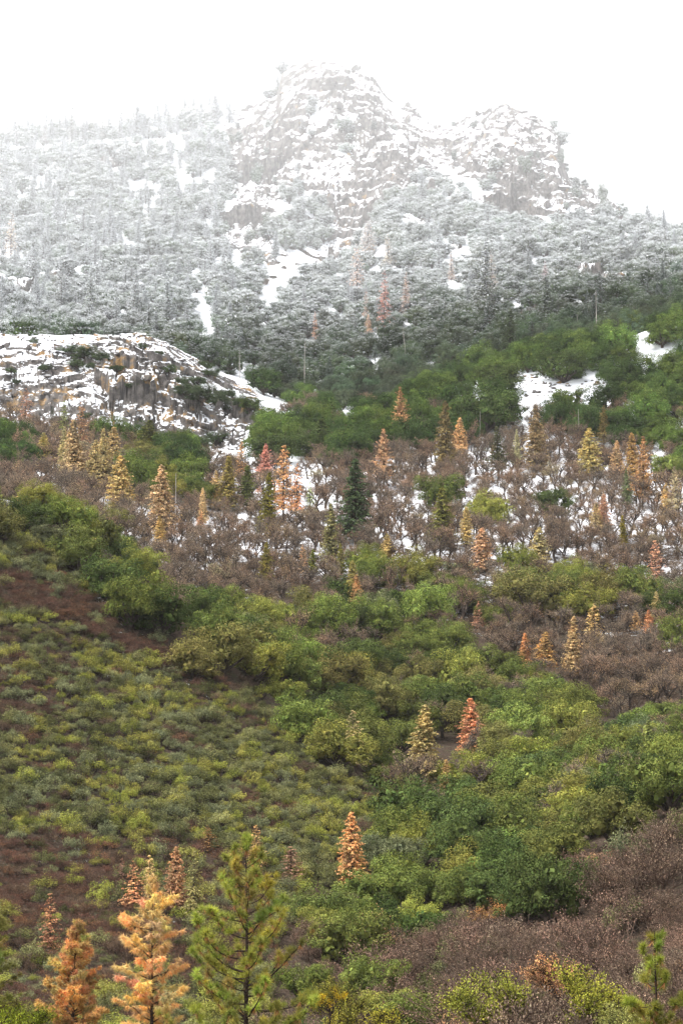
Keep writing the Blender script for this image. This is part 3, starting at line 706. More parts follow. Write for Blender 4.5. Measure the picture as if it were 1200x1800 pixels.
# ---- conifers surveyed one by one: top x, top y, foot y, half width, style, colour, words
TAN, OR, RUST, PEACH, OLIVE, LIME, DKG, GRN, BRN, SALM, YT, PALE, PINK = ((.58,.46,.26), (.62,.34,.19), (.44,.25,.17), (.66,.45,.28), (.25,.23,.10), (.31,.32,.10), (.09,.11,.065), (.10,.14,.06), (.38,.26,.17), (.62,.36,.25), (.57,.47,.23), (.55,.47,.32), (.50,.37,.32))
CONIFERS = [
 (45,683,745,14,'ragged',RUST,'rusty sparse dead conifer before the cliff\'s left end'),
 (94,714,745,5,'ragged',DKG,'thin dark little conifer at the snowy cliff foot'),
 (114,704,775,11,'ragged',OLIVE,'sparse olive conifer rising against the snowy cliff'),
 (143,708,795,15,'ragged',RUST,'rusty red conifer behind the tan cluster below the cliff'),
 (77,760,820,14,'cedar',YT,'small bright yellow conifer left of the tan cluster'),
 (113,750,830,11,'cedar',TAN,'narrow tan conifer, leftmost of the cluster below the cliff'),
 (134,738,842,21,'cedar',TAN,'broad tan conifer with peach tip in the cluster below the cliff'),
 (163,773,856,16,'cedar',PEACH,'peach conifer in the middle of the cluster below the cliff'),
 (184,753,850,15,'cedar',YT,'yellowish tan conifer, front of the pair below the cliff'),
 (194,750,830,18,'cedar',YT,'yellowish tan conifer, rear of the pair below the cliff'),
 (212,800,890,23,'cedar',TAN,'tan conifer lowest and rightmost of the cluster below the cliff'),
 (262,738,800,22,'cedar',(0.189,0.203,0.058),'olive green bushy conifer right below the ochre cliff'),
 (286,817,930,23,'cedar',TAN,'big tan cone-shaped conifer standing alone below the cliff'),
 (282,907,960,11,'cedar',YT,'small golden conifer below the big tan one'),
 (30,873,925,15,'ragged',OR,'orange conifer on the spur crest by the left edge'),
 (125,868,905,10,'ragged',OR,'little orange conifer behind the spur crest oaks'),
 (168,945,1005,14,'ragged',PEACH,'golden orange bushy conifer on the spur crest'),
 (377,827,890,12,'cedar',TAN,'tan conifer left of the lime-green one'),
 (357,857,915,8,'cedar',PALE,'slim pale conifer among brown oaks left of the tan one'),
 (352,895,932,9,'ragged',OR,'small orange conifer at the foot of the slim pale one'),
 (401,802,890,17,'cedar',LIME,'lime-green conifer below the cliff\'s right end'),
 (424,772,840,10,'ragged',OR,'narrow orange conifer behind the lime-green one'),
 (434,818,890,16,'cedar',(0.145,0.174,0.058),'dark green conifer with bare stem right of the lime-green one'),
 (454,833,868,7,'ragged',RUST,'tiny rusty conifer between the two green ones'),
 (465,780,838,15,'fir',SALM,'salmon layered conifer at the snowy clearing edge'),
 (469,830,932,16,'cedar',(0.217,0.232,0.043),'olive green spire left of the ragged orange conifer'),
 (498,783,905,22,'ragged',OR,'large ragged orange conifer on the brown slope'),
 (521,815,910,13,'ragged',OR,'orange conifer hugging the large ragged one\'s right side'),
 (546,848,910,10,'ragged',PALE,'thin pale tan conifer right of the orange pair'),
 (581,885,985,15,'cedar',(0.348,0.275,0.131),'olive-tan conifer with an orange tip on snowy ground'),
 (562,735,800,22,'cedar',(0.131,0.145,0.051),'dark olive conifer among the oaks above the slope'),
 (705,680,768,17,'fir',OR,'bright orange layered fir with bare stem below the mountain'),
 (674,753,848,19,'fir',SALM,'salmon-orange layered fir above the snowy brown slope'),
 (625,806,940,27,'cedar',DKG,'big dark green conifer with a pale trunk on snow'),
 (780,704,815,17,'cedar',OLIVE,'tall olive conifer with several stems below the oaks'),
 (807,734,800,13,'cedar',PEACH,'peach conifer right beside the tall olive one'),
 (777,855,952,21,'cedar',(0.246,0.261,0.072),'yellow-green conifer on the snowy slope'),
 (819,890,955,12,'cedar',TAN,'tan conifer right of the yellow-green one'),
 (875,750,830,19,'fir',(0.087,0.123,0.058),'dull green fir among brown oaks below the green belt'),
 (847,928,998,19,'cedar',PEACH,'peach cone-shaped conifer behind the olive oaks'),
 (942,717,815,20,'cedar',BRN,'rusty brown broad conifer under the green belt'),
 (908,755,825,10,'fir',PALE,'slim pale tan conifer left of the rusty brown one'),
 (1060,712,780,12,'fir',(0.290,0.217,0.087),'olive-brown layered conifer in front of the oak belt'),
 (1035,752,830,20,'cedar',YT,'yellow-tan cone-shaped conifer under the oak belt'),
 (1083,773,838,12,'cedar',PEACH,'peach conifer right of the yellow-tan one'),
 (1111,760,840,14,'cedar',(0.464,0.290,0.145),'tan-brown conifer, rear of the brown-orange pair'),
 (1127,768,880,19,'fir',(0.478,0.246,0.116),'tall brown-orange conifer with thick lower boughs'),
 (1102,825,890,11,'fir',(0.174,0.217,0.116),'grey-green young fir at the brown-orange conifer\'s foot'),
 (1187,820,900,15,'fir',PALE,'pale tan feathery conifer by the right edge'),
 (1171,848,900,11,'cedar',YT,'smaller pale yellow conifer beside the feathery one'),
 (1059,868,930,13,'cedar',PEACH,'taller of the twin tan conifers on snow'),
 (1047,884,935,12,'cedar',TAN,'shorter of the twin tan conifers on snow'),
 (1095,906,955,8,'cedar',(0.275,0.261,0.043),'slim yellow-green conifer right of the twins'),
 (467,953,1020,12,'cedar',(0.319,0.290,0.072),'yellow-green spire on the snowy lower slope'),
 (532,958,1010,10,'ragged',PEACH,'faded orange conifer left of a green-tipped one'),
 (549,965,1005,9,'cedar',(0.290,0.290,0.058),'small green-tipped conifer on the lower slope'),
 (600,955,1005,8,'cedar',(0.319,0.275,0.087),'slim olive conifer behind the round green oak'),
 (620,985,1060,14,'cedar',(0.362,0.319,0.087),'olive-yellow conifer, taller of the pair in the oaks'),
 (628,1010,1070,11,'cedar',(0.609,0.406,0.102),'golden conifer, shorter of the pair in the oaks'),
 (679,937,1000,13,'cedar',YT,'yellow-tan conifer right of the round green oak'),
 (841,1057,1105,10,'ragged',SALM,'little salmon conifer among brown oaks in the hollow'),
 (945,927,1000,18,'cedar',TAN,'tan conifer above the olive oak dome'),
 (1152,950,1025,17,'ragged',SALM,'broad salmon conifer by the right edge'),
 (1152,1040,1085,10,'cedar',PEACH,'peach conifer, topmost of the small trio at right'),
 (1140,1072,1110,9,'cedar',OR,'bright orange conifer, middle of the small trio at right'),
 (1117,1074,1112,11,'ragged',(0.725,0.362,0.131),'golden orange conifer, leftmost of the small trio at right'),
 (1043,1060,1120,17,'ragged',PEACH,'ragged peach conifer spilling over brown oaks'),
 (1004,1083,1180,15,'cedar',SALM,'tall salmon spire on the brown right slope'),
 (957,1110,1175,17,'cedar',(0.638,0.420,0.203),'cream conifer left of the salmon spire'),
 (923,1112,1172,11,'cedar',OR,'small orange conifer left of the cream one'),
 (625,1248,1345,22,'ragged',YT,'ragged yellow-tan conifer with visible stem above the oaks'),
 (743,1238,1372,27,'cedar',(0.493,0.406,0.189),'tallest pale tan spire standing in the oak hollow'),
 (785,1335,1390,12,'cedar',YT,'small yellow conifer at the pale spire\'s foot'),
 (829,1227,1318,21,'cedar',(0.652,0.290,0.102),'orange cone-shaped conifer in the oak hollow'),
 (1141,1265,1358,18,'cedar',(0.362,0.348,0.131),'pale olive conifer near the right edge'),
 (618,1427,1550,22,'cedar',(0.681,0.246,0.116),'lone bright orange conifer at the spur\'s foot'),
 (452,1450,1530,17,'ragged',OR,'orange conifer behind the green pine\'s top'),
 (512,1488,1550,22,'ragged',RUST,'rusty broad little conifer right of the green pine\'s top'),
 (307,1488,1590,18,'cedar',(0.551,0.203,0.102),'rust-orange conifer just left of the green pine'),
 (340,1495,1620,20,'ragged',(0.377,0.319,0.072),'greenish orange conifer between the rust one and the pine'),
 (265,1503,1590,15,'ragged',PEACH,'peach conifer rising behind the golden pine'),
 (237,1513,1600,20,'ragged',(0.652,0.348,0.145),'orange-peach ragged conifer left behind the golden pine'),
 (214,1508,1555,9,'ragged',RUST,'small rusty conifer tip left of the peach ones'),
 (90,1570,1670,20,'ragged',(0.435,0.189,0.087),'sparse rusty conifer in the lower left brush'),
 (365,1453,1500,14,'ragged',RUST,'faint rusty conifer on the brown band of the spur'),
 # on the mountain
 (645,388,450,14,'cedar',PINK,'pale pinkish conifer, topmost of the dead group on the mountain'),
 (683,412,470,12,'ragged',PINK,'pinkish conifer, right of the topmost dead one on the mountain'),
 (628,430,510,14,'ragged',(0.551,0.290,0.232),'pink dead conifer, leftmost on the mountain slope'),
 (675,475,580,13,'ragged',(0.522,0.319,0.261),'tall pinkish dead conifer above the leaning snag'),
 (648,552,586,6,'cedar',(0.652,0.319,0.189),'tiny orange conifer in frosted oaks left of the snag'),
 (645,508,560,7,'ragged',PINK,'thin pinkish conifer above the tiny orange one'),
 (712,478,556,9,'ragged',PINK,'pale thin dead conifer with a bushy foot'),
 (892,543,640,15,'cedar',(0.072,0.109,0.065),'dark green fir standing at the mountain\'s foot'),
 (866,442,510,9,'ragged',PINK,'pinkish conifer beside the big frosted fir'),
 (850,425,548,24,'fir',(0.087,0.123,0.087),'big frosted fir in the middle of the mountain slope'),
 (793,443,495,7,'ragged',PINK,'small pale dead conifer below the snowy opening'),
 (960,485,570,13,'cedar',(0.087,0.116,0.072),'frosted green spire on the mountain\'s right flank'),
 (958,458,500,8,'ragged',PINK,'pale pink conifer above the frosted spire'),
 (772,620,645,4,'ragged',BRN,'tiny brown conifer at the mountain\'s foot'),
 (555,548,596,6,'ragged',(0.609,0.319,0.246),'slim pinkish conifer right of the snow chutes'),
 (20,372,450,13,'ragged',PINK,'pinkish frosted conifer by the left edge of the mountain'),
 (60,410,500,15,'fir',(0.102,0.131,0.102),'whitened fir on the fogged left slope'),
 (160,468,556,14,'fir',(0.102,0.131,0.102),'whitened fir just above the snowy ledge'),
 (235,474,558,16,'fir',(0.102,0.131,0.102),'broad whitened fir above the ledge\'s middle'),
 (298,480,560,14,'fir',(0.102,0.131,0.102),'whitened fir left of the narrow snow chute'),
 (110,455,540,14,'fir',(0.102,0.131,0.102),'pale whitened fir above the ledge\'s left part'),
 # along the skyline
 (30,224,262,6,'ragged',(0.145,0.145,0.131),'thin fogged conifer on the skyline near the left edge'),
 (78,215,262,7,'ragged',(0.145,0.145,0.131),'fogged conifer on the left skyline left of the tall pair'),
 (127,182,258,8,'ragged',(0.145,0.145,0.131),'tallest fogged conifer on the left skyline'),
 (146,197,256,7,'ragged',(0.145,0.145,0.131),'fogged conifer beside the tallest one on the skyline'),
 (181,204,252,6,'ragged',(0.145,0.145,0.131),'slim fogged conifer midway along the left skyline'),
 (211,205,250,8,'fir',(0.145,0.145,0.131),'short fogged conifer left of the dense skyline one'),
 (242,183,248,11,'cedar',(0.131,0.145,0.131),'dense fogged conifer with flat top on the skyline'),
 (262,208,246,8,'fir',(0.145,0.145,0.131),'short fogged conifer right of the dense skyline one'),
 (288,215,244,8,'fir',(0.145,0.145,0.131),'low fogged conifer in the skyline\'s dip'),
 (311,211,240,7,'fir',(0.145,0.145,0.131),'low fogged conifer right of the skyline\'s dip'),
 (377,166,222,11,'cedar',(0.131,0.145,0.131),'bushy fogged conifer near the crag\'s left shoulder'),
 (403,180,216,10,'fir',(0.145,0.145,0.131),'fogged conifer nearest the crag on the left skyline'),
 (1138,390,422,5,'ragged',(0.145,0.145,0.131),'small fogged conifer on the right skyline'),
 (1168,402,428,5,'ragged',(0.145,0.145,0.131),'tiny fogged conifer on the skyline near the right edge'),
]
rng = np.random.default_rng(5)
CPOS = []
for k, (px, ty, by, hw, st, colr, lab) in enumerate(CONIFERS):
    foot = by + .14 * (by - ty) if ty > 260 else by
    x, y, z = hit(px, foot)
    h = max(4.0, y * float(t_of(ty)) - z + .3); x = float(u_of(px, float(t_of((ty + by) / 2)))) * y
    z = float(zfun(np.array([x]), np.array([y]))[0][0])
    kd = CON[st][k % 3]; w = .2 if st == 'cedar' else .21
    r = hw * y / F / w
    if colr[0] > .36: colr = (colr[0] * 1.12, max(colr[1] * 1.1, colr[0] * .65), max(colr[2] * 1.1, colr[0] * .36))   # dead needles
    cj = tuple(float(c * (1 + .08 * rng.normal())) for c in colr)
    o = plant('conifer', kd, (x, y, z - .3), (r * (1.5 if st == 'cedar' else 1.35), r * (1.5 if st == 'cedar' else 1.35), h), rng.random() * 6.28, cj, y < 1000, lab, 'conifer', tilt=(rng.normal() * .02, rng.normal() * .025), group=
          'dead and living conifers' if y < 1060 else ('fogged conifers on the skyline' if ty < 260 or px > 1100 else 'conifers on the mountain'))
    CPOS.append((px, ty, by, hw, y))

SNAGS = [(715,575,648,(.0,-.10),'pale leaning dead trunk at the mountain\'s foot'),(1048,510,598,(0,0),'bare grey dead trunk with stub branches on the right flank'),
 (1015,552,600,(0,0),'thin dead trunk left of the grey one'),(842,722,790,(0,.03),'thin grey dead trunk below the broad dark oak'),(1018,718,790,(0,-.02),'straight thin dead trunk under the oak belt'),
 (62,690,755,(0,0),'thin dark dead trunk right of the rusty conifer'),(308,830,945,(0,0),'thin white dead trunk in front of the big tan conifer'),(421,610,670,(0,0),'thin dead trunk above the cliff\'s right end'),(535,600,690,(0,.02),'thin dead trunk in the frosted grove'),(343,168,222,(0,0),'fogged bare spar on the left skyline'),(1086,968,1020,(0,0),'thin pale dead trunk above the dark oak at right')]
for k, (px, ty, by, tl, lab) in enumerate(SNAGS):
    x, y, z = hit(px, by); h = y * float(t_of(ty)) - z
    o = bpy.data.objects.new('dead_trunk', None); link(o); o.location = (x, y, z - .2); o.scale = (h * .75, h * .75, h); o.rotation_euler = (tl[0], tl[1], 0)
    for pn, me in zip(('trunk', 'branches'), SNAGK[k % 3]): link(bpy.data.objects.new(pn, me), o)
    tag(o, lab, 'dead tree', 'standing dead trunks')

# ---- oaks that stand out, one by one: x, top, half width, colour
GREENS = [('mid green', (.120,.145,.042)), ('deep green', (.066,.092,.032)), ('yellow-green', (.205,.212,.055)), ('olive', (.155,.148,.055)), ('grey-green', (.14,.155,.088)), ('bright green', (.145,.185,.05))]
GC = dict(GREENS)
BIG_OAKS = [(380,1040,40,'bright green'),(340,1112,55,'olive'),(450,1108,60,'yellow-green'),(500,1072,46,'mid green'),(655,966,46,'mid green'),(930,980,72,'olive'),(1030,1008,60,'yellow-green'),
 (1108,988,38,'deep green'),(775,993,42,'mid green'),(718,1033,30,'yellow-green'),(782,1085,42,'bright green'),(735,1075,40,'mid green'),(905,1148,50,'mid green'),(835,1122,42,'mid green'),(1000,1183,64,'mid green'),
 (925,1480,76,'deep green'),(775,1368,66,'deep green'),(862,1360,62,'mid green'),(850,656,72,'deep green'),(990,598,50,'deep green'),(880,627,44,'deep green'),(480,735,55,'deep green'),(545,738,46,'deep green'),
 (250,765,38,'olive'),(298,770,42,'mid green'),(255,800,30,'deep green'),(45,862,52,'deep green'),(140,900,45,'mid green'),(85,905,38,'grey-green'),(215,932,32,'deep green'),(245,965,30,'deep green'),(215,990,36,'olive'),(262,1012,40,'mid green'),(280,1045,36,'bright green'),
 (675,1448,56,'deep green'),(570,1540,64,'mid green'),(700,1250,52,'mid green'),(620,1110,50,'deep green'),(560,1120,45,'mid green'),(680,1320,50,'mid green'),(960,1340,60,'yellow-green'),(1060,1300,60,'yellow-green'),(1130,1240,45,'mid green'),(1150,1330,52,'yellow-green'),(560,1240,46,'mid green'),(500,1170,46,'yellow-green'),(1040,1390,55,'mid green'),(760,1500,60,'mid green'),(980,1430,66,'mid green'),(440,690,26,'deep green'),(468,708,30,'deep green'),(505,712,30,'deep green')]
OPOS = []
def plant_oak(px, ty, hw, tone, k, notable=False):
    for it in range(2):
        x, y, z = hit(px, ty + 1.55 * hw)
    r = hw * y / F; h = (y * float(t_of(ty)) - z) / 1.62
    h = float(np.clip(h, .75 * r, 1.45 * r))
    cj = np.array(GC[tone]) * (1 + .1 * rng.normal()) * (1 + .035 * rng.normal(size=3))
    o = plant('oak_tree', OAK[k % 6], (x, y, z - .1 * r), (r * .98, r * .98, h), rng.random() * 6.28, tuple(map(float, cj)), True, None, 'oak tree', 'green oaks on the lower slopes')
    want_label(o, f'large {tone} rounded oak', px, ty + hw * .7)
    OPOS.append((x, y, r)); return o
for k, (px, ty, hw, tone) in enumerate(BIG_OAKS): plant_oak(px, ty, hw, tone, k)
# ------------------------------------------------------------------ woods and scrub, plant by plant
SPUR = [(-400,870),(40,905),(110,965),(190,1030),(270,1095),(330,1165),(430,1190),(520,1275),(610,1345),(690,1430),(700,1480),(620,1540),(520,1590),(480,1680),(450,1900),(-400,1900)]
SPURBAND = [(-300,1000),(0,1005),(120,1035),(260,1090),(350,1150),(440,1180),(430,1215),(330,1185),(230,1150),(120,1095),(0,1060),(-300,1050)]
SPURLOW = [(-300,1440),(0,1455),(240,1475),(430,1480),(480,1560),(470,1700),(-300,1900)]
CREST = [(-300,850),(0,865),(90,870),(190,930),(260,1000),(300,1080),(250,1075),(180,1010),(110,950),(0,925),(-300,900)]
G = [[(290,1060),(350,1035),(430,1065),(560,1060),(650,965),(700,985),(800,985),(960,980),(1070,1015),(1110,1055),(920,1060),(870,1110),(860,1160),(960,1150),(1060,1190),(1070,1260),(930,1300),(860,1310),(740,1290),(680,1350),(620,1340),(540,1270),(430,1195),(330,1160)],
     [(690,1390),(740,1335),(900,1320),(1080,1260),(1460,1200),(1460,1330),(1200,1400),(1080,1430),(1010,1520),(930,1590),(830,1590),(700,1650),(540,1640),(500,1570),(620,1550),(690,1490)],
     [(440,745),(560,715),(680,700),(780,660),(900,620),(930,600),(1060,590),(1200,550),(1460,480),(1460,820),(1200,830),(1150,800),(1060,745),(980,735),(900,735),(800,765),(620,790),(590,815),(560,820),(480,790),(440,775)],
     [(205,760),(330,770),(350,850),(250,870)], [(-260,740),(35,755),(45,805),(-260,800)], [(1070,985),(1200,990),(1200,1060),(1120,1060)]]
CLEAR = [[(905,650),(980,640),(1010,655),(1085,660),(1080,690),(990,695),(900,712),(890,690)], [(1150,592),(1182,588),(1184,614),(1155,616)], [(330,770),(460,770),(540,790),(540,830),(440,815),(340,800)],[(580,715),(640,705),(640,735),(575,740)]]
BRUSHZ = [(1460,1330),(1200,1400),(1080,1430),(1000,1520),(930,1590),(820,1600),(700,1640),(560,1610),(480,1680),(450,1900),(1460,1900)]
SNOWY = [[(335,480),(372,478),(376,605),(335,605)], [(465,440),(570,430),(560,470),(500,490),(470,545),(440,610),(450,690),(430,700),(425,610),(455,530)], [(295,265),(335,290),(335,330),(290,345)], [(395,330),(440,320),(430,430),(395,430)], [(640,250),(760,240),(840,320),(880,390),(760,300),(700,330)], [(770,425),(840,425),(845,455),(760,460)], [(840,330),(1000,350),(990,385),(880,390)]]

def field(spacing, y0, y1, p0, p1, seed):
    r = np.random.default_rng(seed); out = []
    for yy in np.arange(y0, y1, spacing):
        xs = np.arange((p0 - 600) / F * yy, (p1 - 600) / F * yy, spacing)
        out.append(np.stack([xs, np.full(len(xs), yy)], 1))
    P = np.concatenate(out); P += (r.random(P.shape) - .5) * spacing * .95
    z, rk = zfun(P[:, 0], P[:, 1]); return np.column_stack([P, z]), rk, r
def project(P, dz):
    t = (P[:, 2] + dz) / P[:, 1]; return px_of(P[:, 0] / P[:, 1], t), py_of(t), t
def clear_of(P, r, others, k=.75):
    ok = np.ones(len(P), bool)
    for x, y, q in others: ok &= np.hypot(P[:, 0] - x, P[:, 1] - y) > q * k + r * .45
    return ok
def hides_conifer(P, h):
    """trees that would cover the surveyed conifers from the camera are thinned"""
    px, py, t = project(P, h); bad = np.zeros(len(P), bool)
    for cx, ty, by, hw, cyy in CPOS:
        bad |= (np.abs(px - cx) < hw + 8) & (P[:, 1] < cyy - 1) & (P[:, 1] > cyy - 140) & (py < ty + .75 * (by - ty))
    return ~bad
def jit(c, n, r, s=.12): return np.clip(np.asarray(c)[None] * (1 + s * r.normal(size=(n, 1)) + .05 * r.normal(size=(n, 3))), .008, .8)

def settle(name, kinds, P, S, C, words, r, group, cat, stuff_name, stuff_label, parts_to, cap=300, hfac=1.6):
    """the largest in view become trees of their own, the rest one mass"""
    h = S[:, 2] * hfac; px, py, t = project(P, h * .65); _, _, tt = project(P, h)
    hz = horizon_t(P[:, 0], P[:, 1])
    keep = (tt > hz - .001); seen = (t > hz + .0005) & (px > -5) & (px < 1205) & (py < 1795) & (py > 0)
    size = S[:, 0] / P[:, 1] * (1 + .12 * r.random(len(P))); order = np.argsort(-np.where(seen, size, -1))
    n = min(cap, int(seen.sum())); solo = order[:n]; rest = np.setdiff1d(np.nonzero(keep)[0], solo)
    Rz = r.random(len(P)) * 6.28
    for i in solo:
        o = plant(name, kinds[int(r.integers(len(kinds)))], tuple(map(float, P[i])), tuple(map(float, S[i])), float(Rz[i]), tuple(map(float, C[i])), P[i, 1] < parts_to, None, cat, group)
        want_label(o, words[i], px[i], py[i])
    if len(rest): scatter_stuff(stuff_name, kinds, P[rest], S[rest], Rz[rest], C[rest], stuff_label, cat + 's')
    print(stuff_name, 'solo', n, 'rest', len(rest))

def inany(px, py, polys):
    q = np.zeros(len(px), bool)
    for p in polys: q |= in_poly(px, py, p)
    return q

# --- green oaks
P, rk, r = field(9.6, 240, 1075, -260, 1460, 21)
n = len(P); rad = 4.6 + 3.2 * r.random(n); rad *= np.interp(P[:, 1], [240, 400, 700, 1000], [.62, .85, 1.0, 1.15]); hh = rad * (.95 + .35 * r.random(n))
px, py, t = project(P, hh * .8)
g = inany(px, py, G) & (r.random(n) < np.where(in_poly(px, py, G[2]), .78, .92))
g |= in_poly(px, py, CREST) & (P[:, 1] < 520) & (r.random(n) < .9)
mid = (P[:, 1] > 520) & ~in_poly(px, py, SPUR)
g |= in_poly(px, py, BRUSHZ) & (r.random(n) < np.where(px < 800, .4, .08))
g |= mid & (py < 1320) & (r.random(n) < .035)
g &= ~(in_poly(px, py, SPUR) & (P[:, 1] < 500) & ~in_poly(px, py, CREST)); g &= ~inany(px, py, CLEAR) & ~(rk > .15)
cut = inany(px, py, G[:1]) & (fbm(P[:, 0] / 26, P[:, 1] / 26, 5, 2) > .34); g &= ~cut
g &= clear_of(P, rad, OPOS) & hides_conifer(P, hh * 1.6)
G_MASKED = P[g]; P_, rad_, hh_ = P[g], rad[g], hh[g]; n = len(P_); px, py, t = project(P_, hh_)
k = r.choice(6, n, p=[.3, .2, .2, .12, .06, .12]); up = (py < 800); k[up] = r.choice([0, 1, 1, 1, 5], up.sum())
C = np.array([c for _, c in GREENS])[k] * (1 + .16 * r.normal(size=(n, 1))) * (1 + .035 * r.normal(size=(n, 3))); C = np.clip(C, .01, .4)
C[up] *= np.array([.78, .92, .9])
S = np.stack([rad_, rad_, hh_], 1)
OAKXY = [(a[0], a[1], b) for a, b in zip(P_, rad_)] + OPOS
words = [f'{GREENS[q][0]} rounded oak' for q in k]
settle('oak_tree', OAK, P_ - np.array([0, 0, .25]), S, C, words, r, 'green oaks on the lower slopes', 'oak tree', 'oak_wood', 'mass of further green oaks on the lower slopes', 640)

# --- brown oaks, nearly bare
P, rk, r = field(5.6, 330, 1000, -260, 1460, 22)
n = len(P); rad = 2.5 + 1.7 * r.random(n); hh = rad * (.85 + .4 * r.random(n))
px, py, t = project(P, hh * .8)
ing = inany(px, py, G)
b = (P[:, 1] > 500) & (py > 715) & (py < 1420) & ~in_poly(px, py, SPUR)
thin = fbm(P[:, 0] / 30, P[:, 1] / 30, 8, 3)
snowy = (py > 800) & (py < 1080) & (px > 330)
b &= ~(snowy & (thin > .26)) & ~(r.random(n) < np.where(ing, .35, .06))
b &= ~inany(px, py, CLEAR) & (rk < .1) & clear_of(P, rad, OAKXY, .7) & hides_conifer(P, hh * 1.7)
b |= (P[:, 1] > 330) & (P[:, 1] < 500) & in_poly(px, py, G[1]) & clear_of(P, rad, OAKXY, .95) & (r.random(n) < .3)
BROWNS = [('dusky brown', (.34,.25,.20)), ('reddish brown', (.38,.25,.19)), ('tan-leaved brown', (.48,.34,.225)), ('grey-brown', (.29,.235,.20))]
P_, rad_, hh_ = P[b], rad[b], hh[b]; n = len(P_); k = r.choice(4, n, p=[.38, .28, .12, .22])
C = np.array([c for _, c in BROWNS])[k] * (1 + .15 * r.normal(size=(n, 1))); C = np.clip(C, .02, .5)
settle('brown_oak', BARE, P_ - np.array([0, 0, .2]), np.stack([rad_, rad_, hh_], 1), C, [f'{BROWNS[q][0]} thin-leaved oak' for q in k], r, 'brown nearly bare oaks', 'brown oak', 'brown_wood', 'mass of further brown nearly bare oaks', 900, 300, 2.2)

# --- undergrowth between the brown oaks
P, rk, r = field(3.4, 520, 900, -200, 1400, 31)
n = len(P); px, py, t = project(P, 1.0); thin = fbm(P[:, 0] / 30, P[:, 1] / 30, 8, 3)
b = (py > 730) & (py < 1330) & ~in_poly(px, py, SPUR) & (rk < .1) & (r.random(n) < np.where(thin > .1, .4, .6)) & ~inany(px, py, CLEAR)
P_ = P[b]; n2 = len(P_); rad_ = .9 + 1.1 * r.random(n2); C = np.array([(.22, .16, .125)]) * (1 + .25 * r.normal(size=(n2, 1))); C = np.clip(C, .03, .5)
_, _, tt = project(P_, 2.5); v = tt > horizon_t(P_[:, 0], P_[:, 1]); P_, rad_, C = P_[v], rad_[v], C[v]
scatter_stuff('undergrowth', BRUSH, P_, np.stack([rad_, rad_, rad_ * (.7 + .9 * r.random(len(P_)))], 1), r.random(len(P_)) * 6.28, C, 'thin brown undergrowth between the bare oaks on snow', 'undergrowth')

# --- scrub of the left spur
P, rk, r = field(1.6, 225, 500, -260, 760, 23)
n = len(P); px, py, t = project(P, .8); sp = in_poly(px, py, SPUR)
nz = fbm(P[:, 0] / 14, P[:, 1] / 20, 2.0, 4); nz2 = fbm(P[:, 0] / 5, P[:, 1] / 5, 6.0, 3)
band = in_poly(px + 30 * nz2, py + 30 * nz2, SPURBAND); low = in_poly(px + 40 * nz, py + 40 * nz, SPURLOW)
pg = .84 + 1.0 * nz + .7 * nz2; pg = np.where(band, pg * .12, pg); pg = np.where(low, pg * .33, pg); pg = np.where(in_poly(px, py, CREST), .3, pg)
isg = sp & (r.random(n) < pg) & ~(P[:, 1] > 480)
clr = clear_of(P, np.full(n, .6), OAKXY, .55)
gap = (nz2 > .36) & low
rad = .85 + 1.25 * r.random(n) ** 1.7; hh = rad * (.75 + .55 * r.random(n))
SG = [('sage green', (.19,.192,.09)), ('yellow-green', (.25,.24,.068)), ('grey-green', (.175,.188,.108)), ('dull green', (.11,.116,.052)), ('bright leafy', (.245,.262,.062))]
s = isg & clr & hides_conifer(P, hh * 1.3)
P_, rad_, hh_ = P[s], rad[s], hh[s]; n2 = len(P_); tone = fbm(P_[:, 0] / 9, P_[:, 1] / 9, 3.0, 2) + .25 * r.normal(size=n2)
k = np.digitize(tone, [-.22, -.02, .14, .34]); k = np.array([3, 2, 0, 1, 4])[k]
C = np.array([c for _, c in SG])[k] * (1 + .17 * r.normal(size=(n2, 1))); C = np.clip(C, .02, .4)
settle('shrub', SHRUB, P_ - np.array([0, 0, .1]), np.stack([rad_, rad_, hh_], 1), C, [f'{SG[q][0]} shrub' for q in k], r, 'green shrubs on the left spur', 'shrub', 'spur_scrub', 'mass of further green shrubs on the left spur', 0, 300, 1.3)
s = sp & ~isg & clr & ~gap & ((r.random(n) < .62) | band); s &= hides_conifer(P, hh * 1.4)
P_ = P[s]; n2 = len(P_); rad_ = 1.1 + .9 * r.random(n2); hh_ = rad_ * (.75 + .35 * r.random(n2)); bb = band[s] | low[s]
RB = [('dark red-brown', (.17,.085,.07)), ('dusky brown', (.18,.125,.095)), ('rusty brown', (.27,.14,.085))]
k = np.where(bb, r.choice(3, n2, p=[.62, .26, .12]), r.choice(3, n2, p=[.25, .6, .15]))
C = np.array([c for _, c in RB])[k] * (1 + .15 * r.normal(size=(n2, 1))); C = np.clip(C, .02, .4)
settle('brush', BRUSH, P_ - np.array([0, 0, .05]), np.stack([rad_, rad_, hh_], 1), C, [f'{RB[q][0]} twiggy brush' for q in k], r, 'brown brush on the left spur', 'brush', 'spur_brush', 'mass of further brown brush on the left spur', 0, 300, 1.2)

